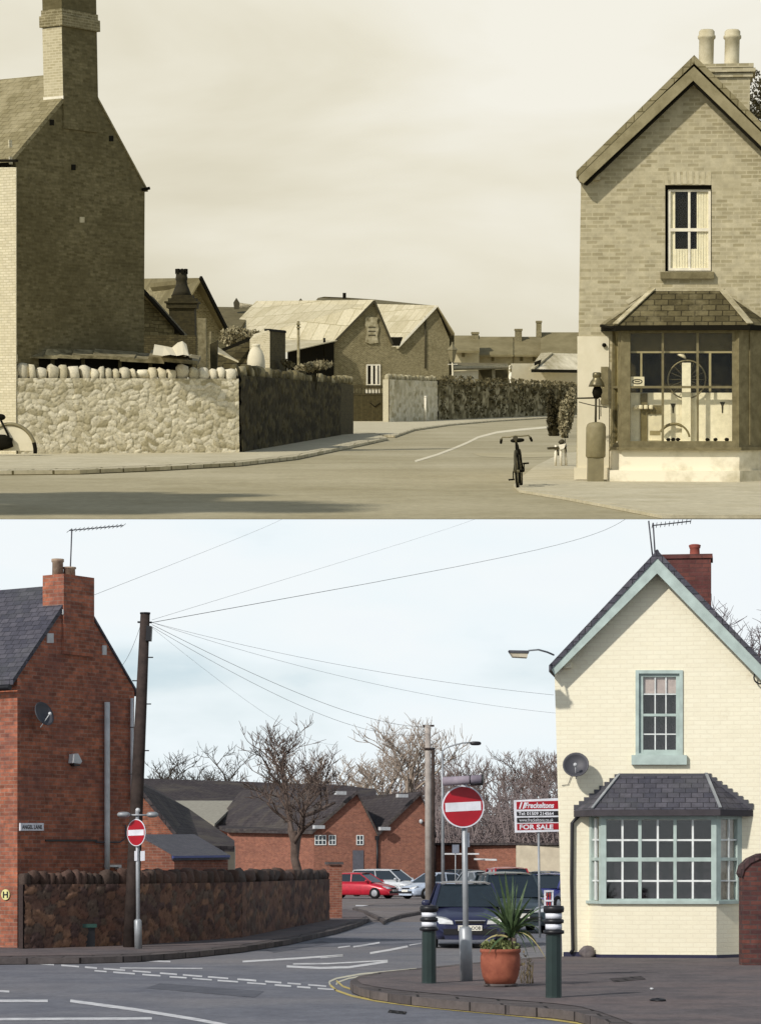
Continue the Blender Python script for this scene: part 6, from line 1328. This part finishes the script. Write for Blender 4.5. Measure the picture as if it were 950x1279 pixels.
# white legged stand
d = 58; base = gb(699, d); k = A.ppm(d); Q = Pl(A, base, 0)
base = A.G(699, 584.5, 0); d = base.y; k = A.ppm(d)
t = thing(A, 'trestle', 'small stand with white legs and a dark plank top beside the shop', 'stand', base)
for x, dy in ((693, 0), (700, .0), (706.5, .1)): part(t, 'leg', MB().tube([A.at(x, 584, d+dy), A.at(x+(699-x)*.12, 556, d+dy)], .032, 8), pnS)
part(t, 'top', MB().prism([A.at(684, 559, d-.05), A.at(707, 557, d-.05), A.at(707, 561, d-.05), A.at(684, 561.5, d-.05)], (0, .35, 0)), wdD); m = MB(); m.blob(A.at(701, 552, d+.1), (.075, .08, .06), 9, 7, .2); m.tube([A.at(705, 548, d+.1), A.at(707, 565, d)], .012, 5); m.tube([A.at(696, 561, d), A.at(697, 569, d)], .02, 5); part(t, 'tool', m, dmS)
part(t, 'cloth', MB().prism([A.at(697, 556, d-.06), A.at(706, 554, d-.06), A.at(704, 560, d-.08), A.at(699, 562, d-.08)], (0, .1, 0)), pnS)
bush('dark conical conifer beside the shop corner', 692, 518, 118, 9, 30, 1700, ivyD, .16, 'conifer')
bush('tall pale leaved shrub against the side of the shop', 708, 513, 112, 9.5, 34, 1700, ivyL, .15)
# motorcycle at the left edge
d = 74.4; o0 = A.G(14, 569.5, .1); d = o0.y; k = A.ppm(d); MP = Pl(A, o0, 0)
t = thing(A, 'motorcycle', 'tail of an old motorcycle with a broad pale mudguard at the left edge', 'motorcycle', o0)
cw = MP.p(14, 563, 0); R_ = 30/k; arcp = [(cw+MP.t*R_*math.cos(R(a))+Vector((0, 0, R_*math.sin(R(a))*1.08))) for a in range(-6, 126, 6)]
part(t, 'mudguard', MB().tube(arcp, .05, 8), mtS); part(t, 'guard_tail', MB().tube(arcp[:5], .055, 8), dkS)
part(t, 'side_cover', MB().prism([cw+MP.t*R_*.93*math.cos(R(a))+Vector((0, 0, R_*1.0*math.sin(R(a)))) for a in range(0, 181, 10)], (0, .12, 0)), whS)
c2 = MP.p(2, 555, .12); part(t, 'engine', MB().blob(c2+Vector((-.1, 0, .05)), (.42, .14, .2), 12, 8, .12, .7), dkS); part(t, 'exhaust', MB().tube([MP.p(-40, 556, .15), MP.p(4, 558, .15), MP.p(13, 552, .15)], .05, 8), dmS)
part(t, 'saddle', MB().blob(MP.p(1, 521, .05), (.14, .12, .09), 10, 8), dkS); part(t, 'frame_tube', MB().tube([MP.p(1, 524, .02), MP.p(10, 542, .1), MP.p(14, 555, .1)], .03, 6), dkS)
w = part(t, 'wheel', MB().tube([MP.p(-62, 0, 0)*0+Vector((MP.p(-50, 560, 0).x+.33*math.cos(a), d, .43+.33*math.sin(a))) for a in [i*math.pi/14 for i in range(29)]], .05, 6), dkS)
# trees of the upper place
t = thing(A, 'tree', 'dark leafy tree showing behind the shop roof at the right edge', 'tree', gb(955, 110)); c = px(956, 122, 110); m = MB()
for j in range(26):
    a = rnd.uniform(0, 6.3); rr = rnd.uniform(0, 1); leaves(m, c+Vector((math.cos(a)*rr*1.1, math.sin(a)*rr, rnd.uniform(-1.5, .9))), (.42, .42, .35), 90, .12, rnd)
part(t, 'crown', m, ivyD); part(t, 'trunk', MB().tube([gb(958, 110), px(957, 150, 110)], [.3, .15], 8), wdD)
sl = A.inv @ sv
for (tx, ty, H_, lb, ex) in ((90, 622, 9.0, 'nearer of two leafy trees whose shadow streaks the road at lower left', (2.6, 1.5)), (215, 634, 12.5, 'farther of two leafy trees whose shadow streaks the road at lower left', (2.8, 1.3))):
    g_ = A.G(tx, ty, 0); c = g_+sl*(H_/sl.z); b_ = Vector((c.x, c.y, 0)); t = thing(A, 'tree', lb, 'tree', b_); m = MB()
    for j in range(70):
        dv = Vector((rnd.gauss(0, 1), rnd.gauss(0, 1), rnd.gauss(0, 1))).normalized()*rnd.uniform(.3, 1); leaves(m, c+Vector((dv.x*ex[0], dv.y*2.2, dv.z*1.5)), (.8, .8, .5), 90, .42, rnd)
    part(t, 'crown', m, ivyS); part(t, 'trunk', MB().tube([b_, c], [.3, .12], 8), wdD)
    print('TREE', b_, c, proj(A, c), proj(A, b_))
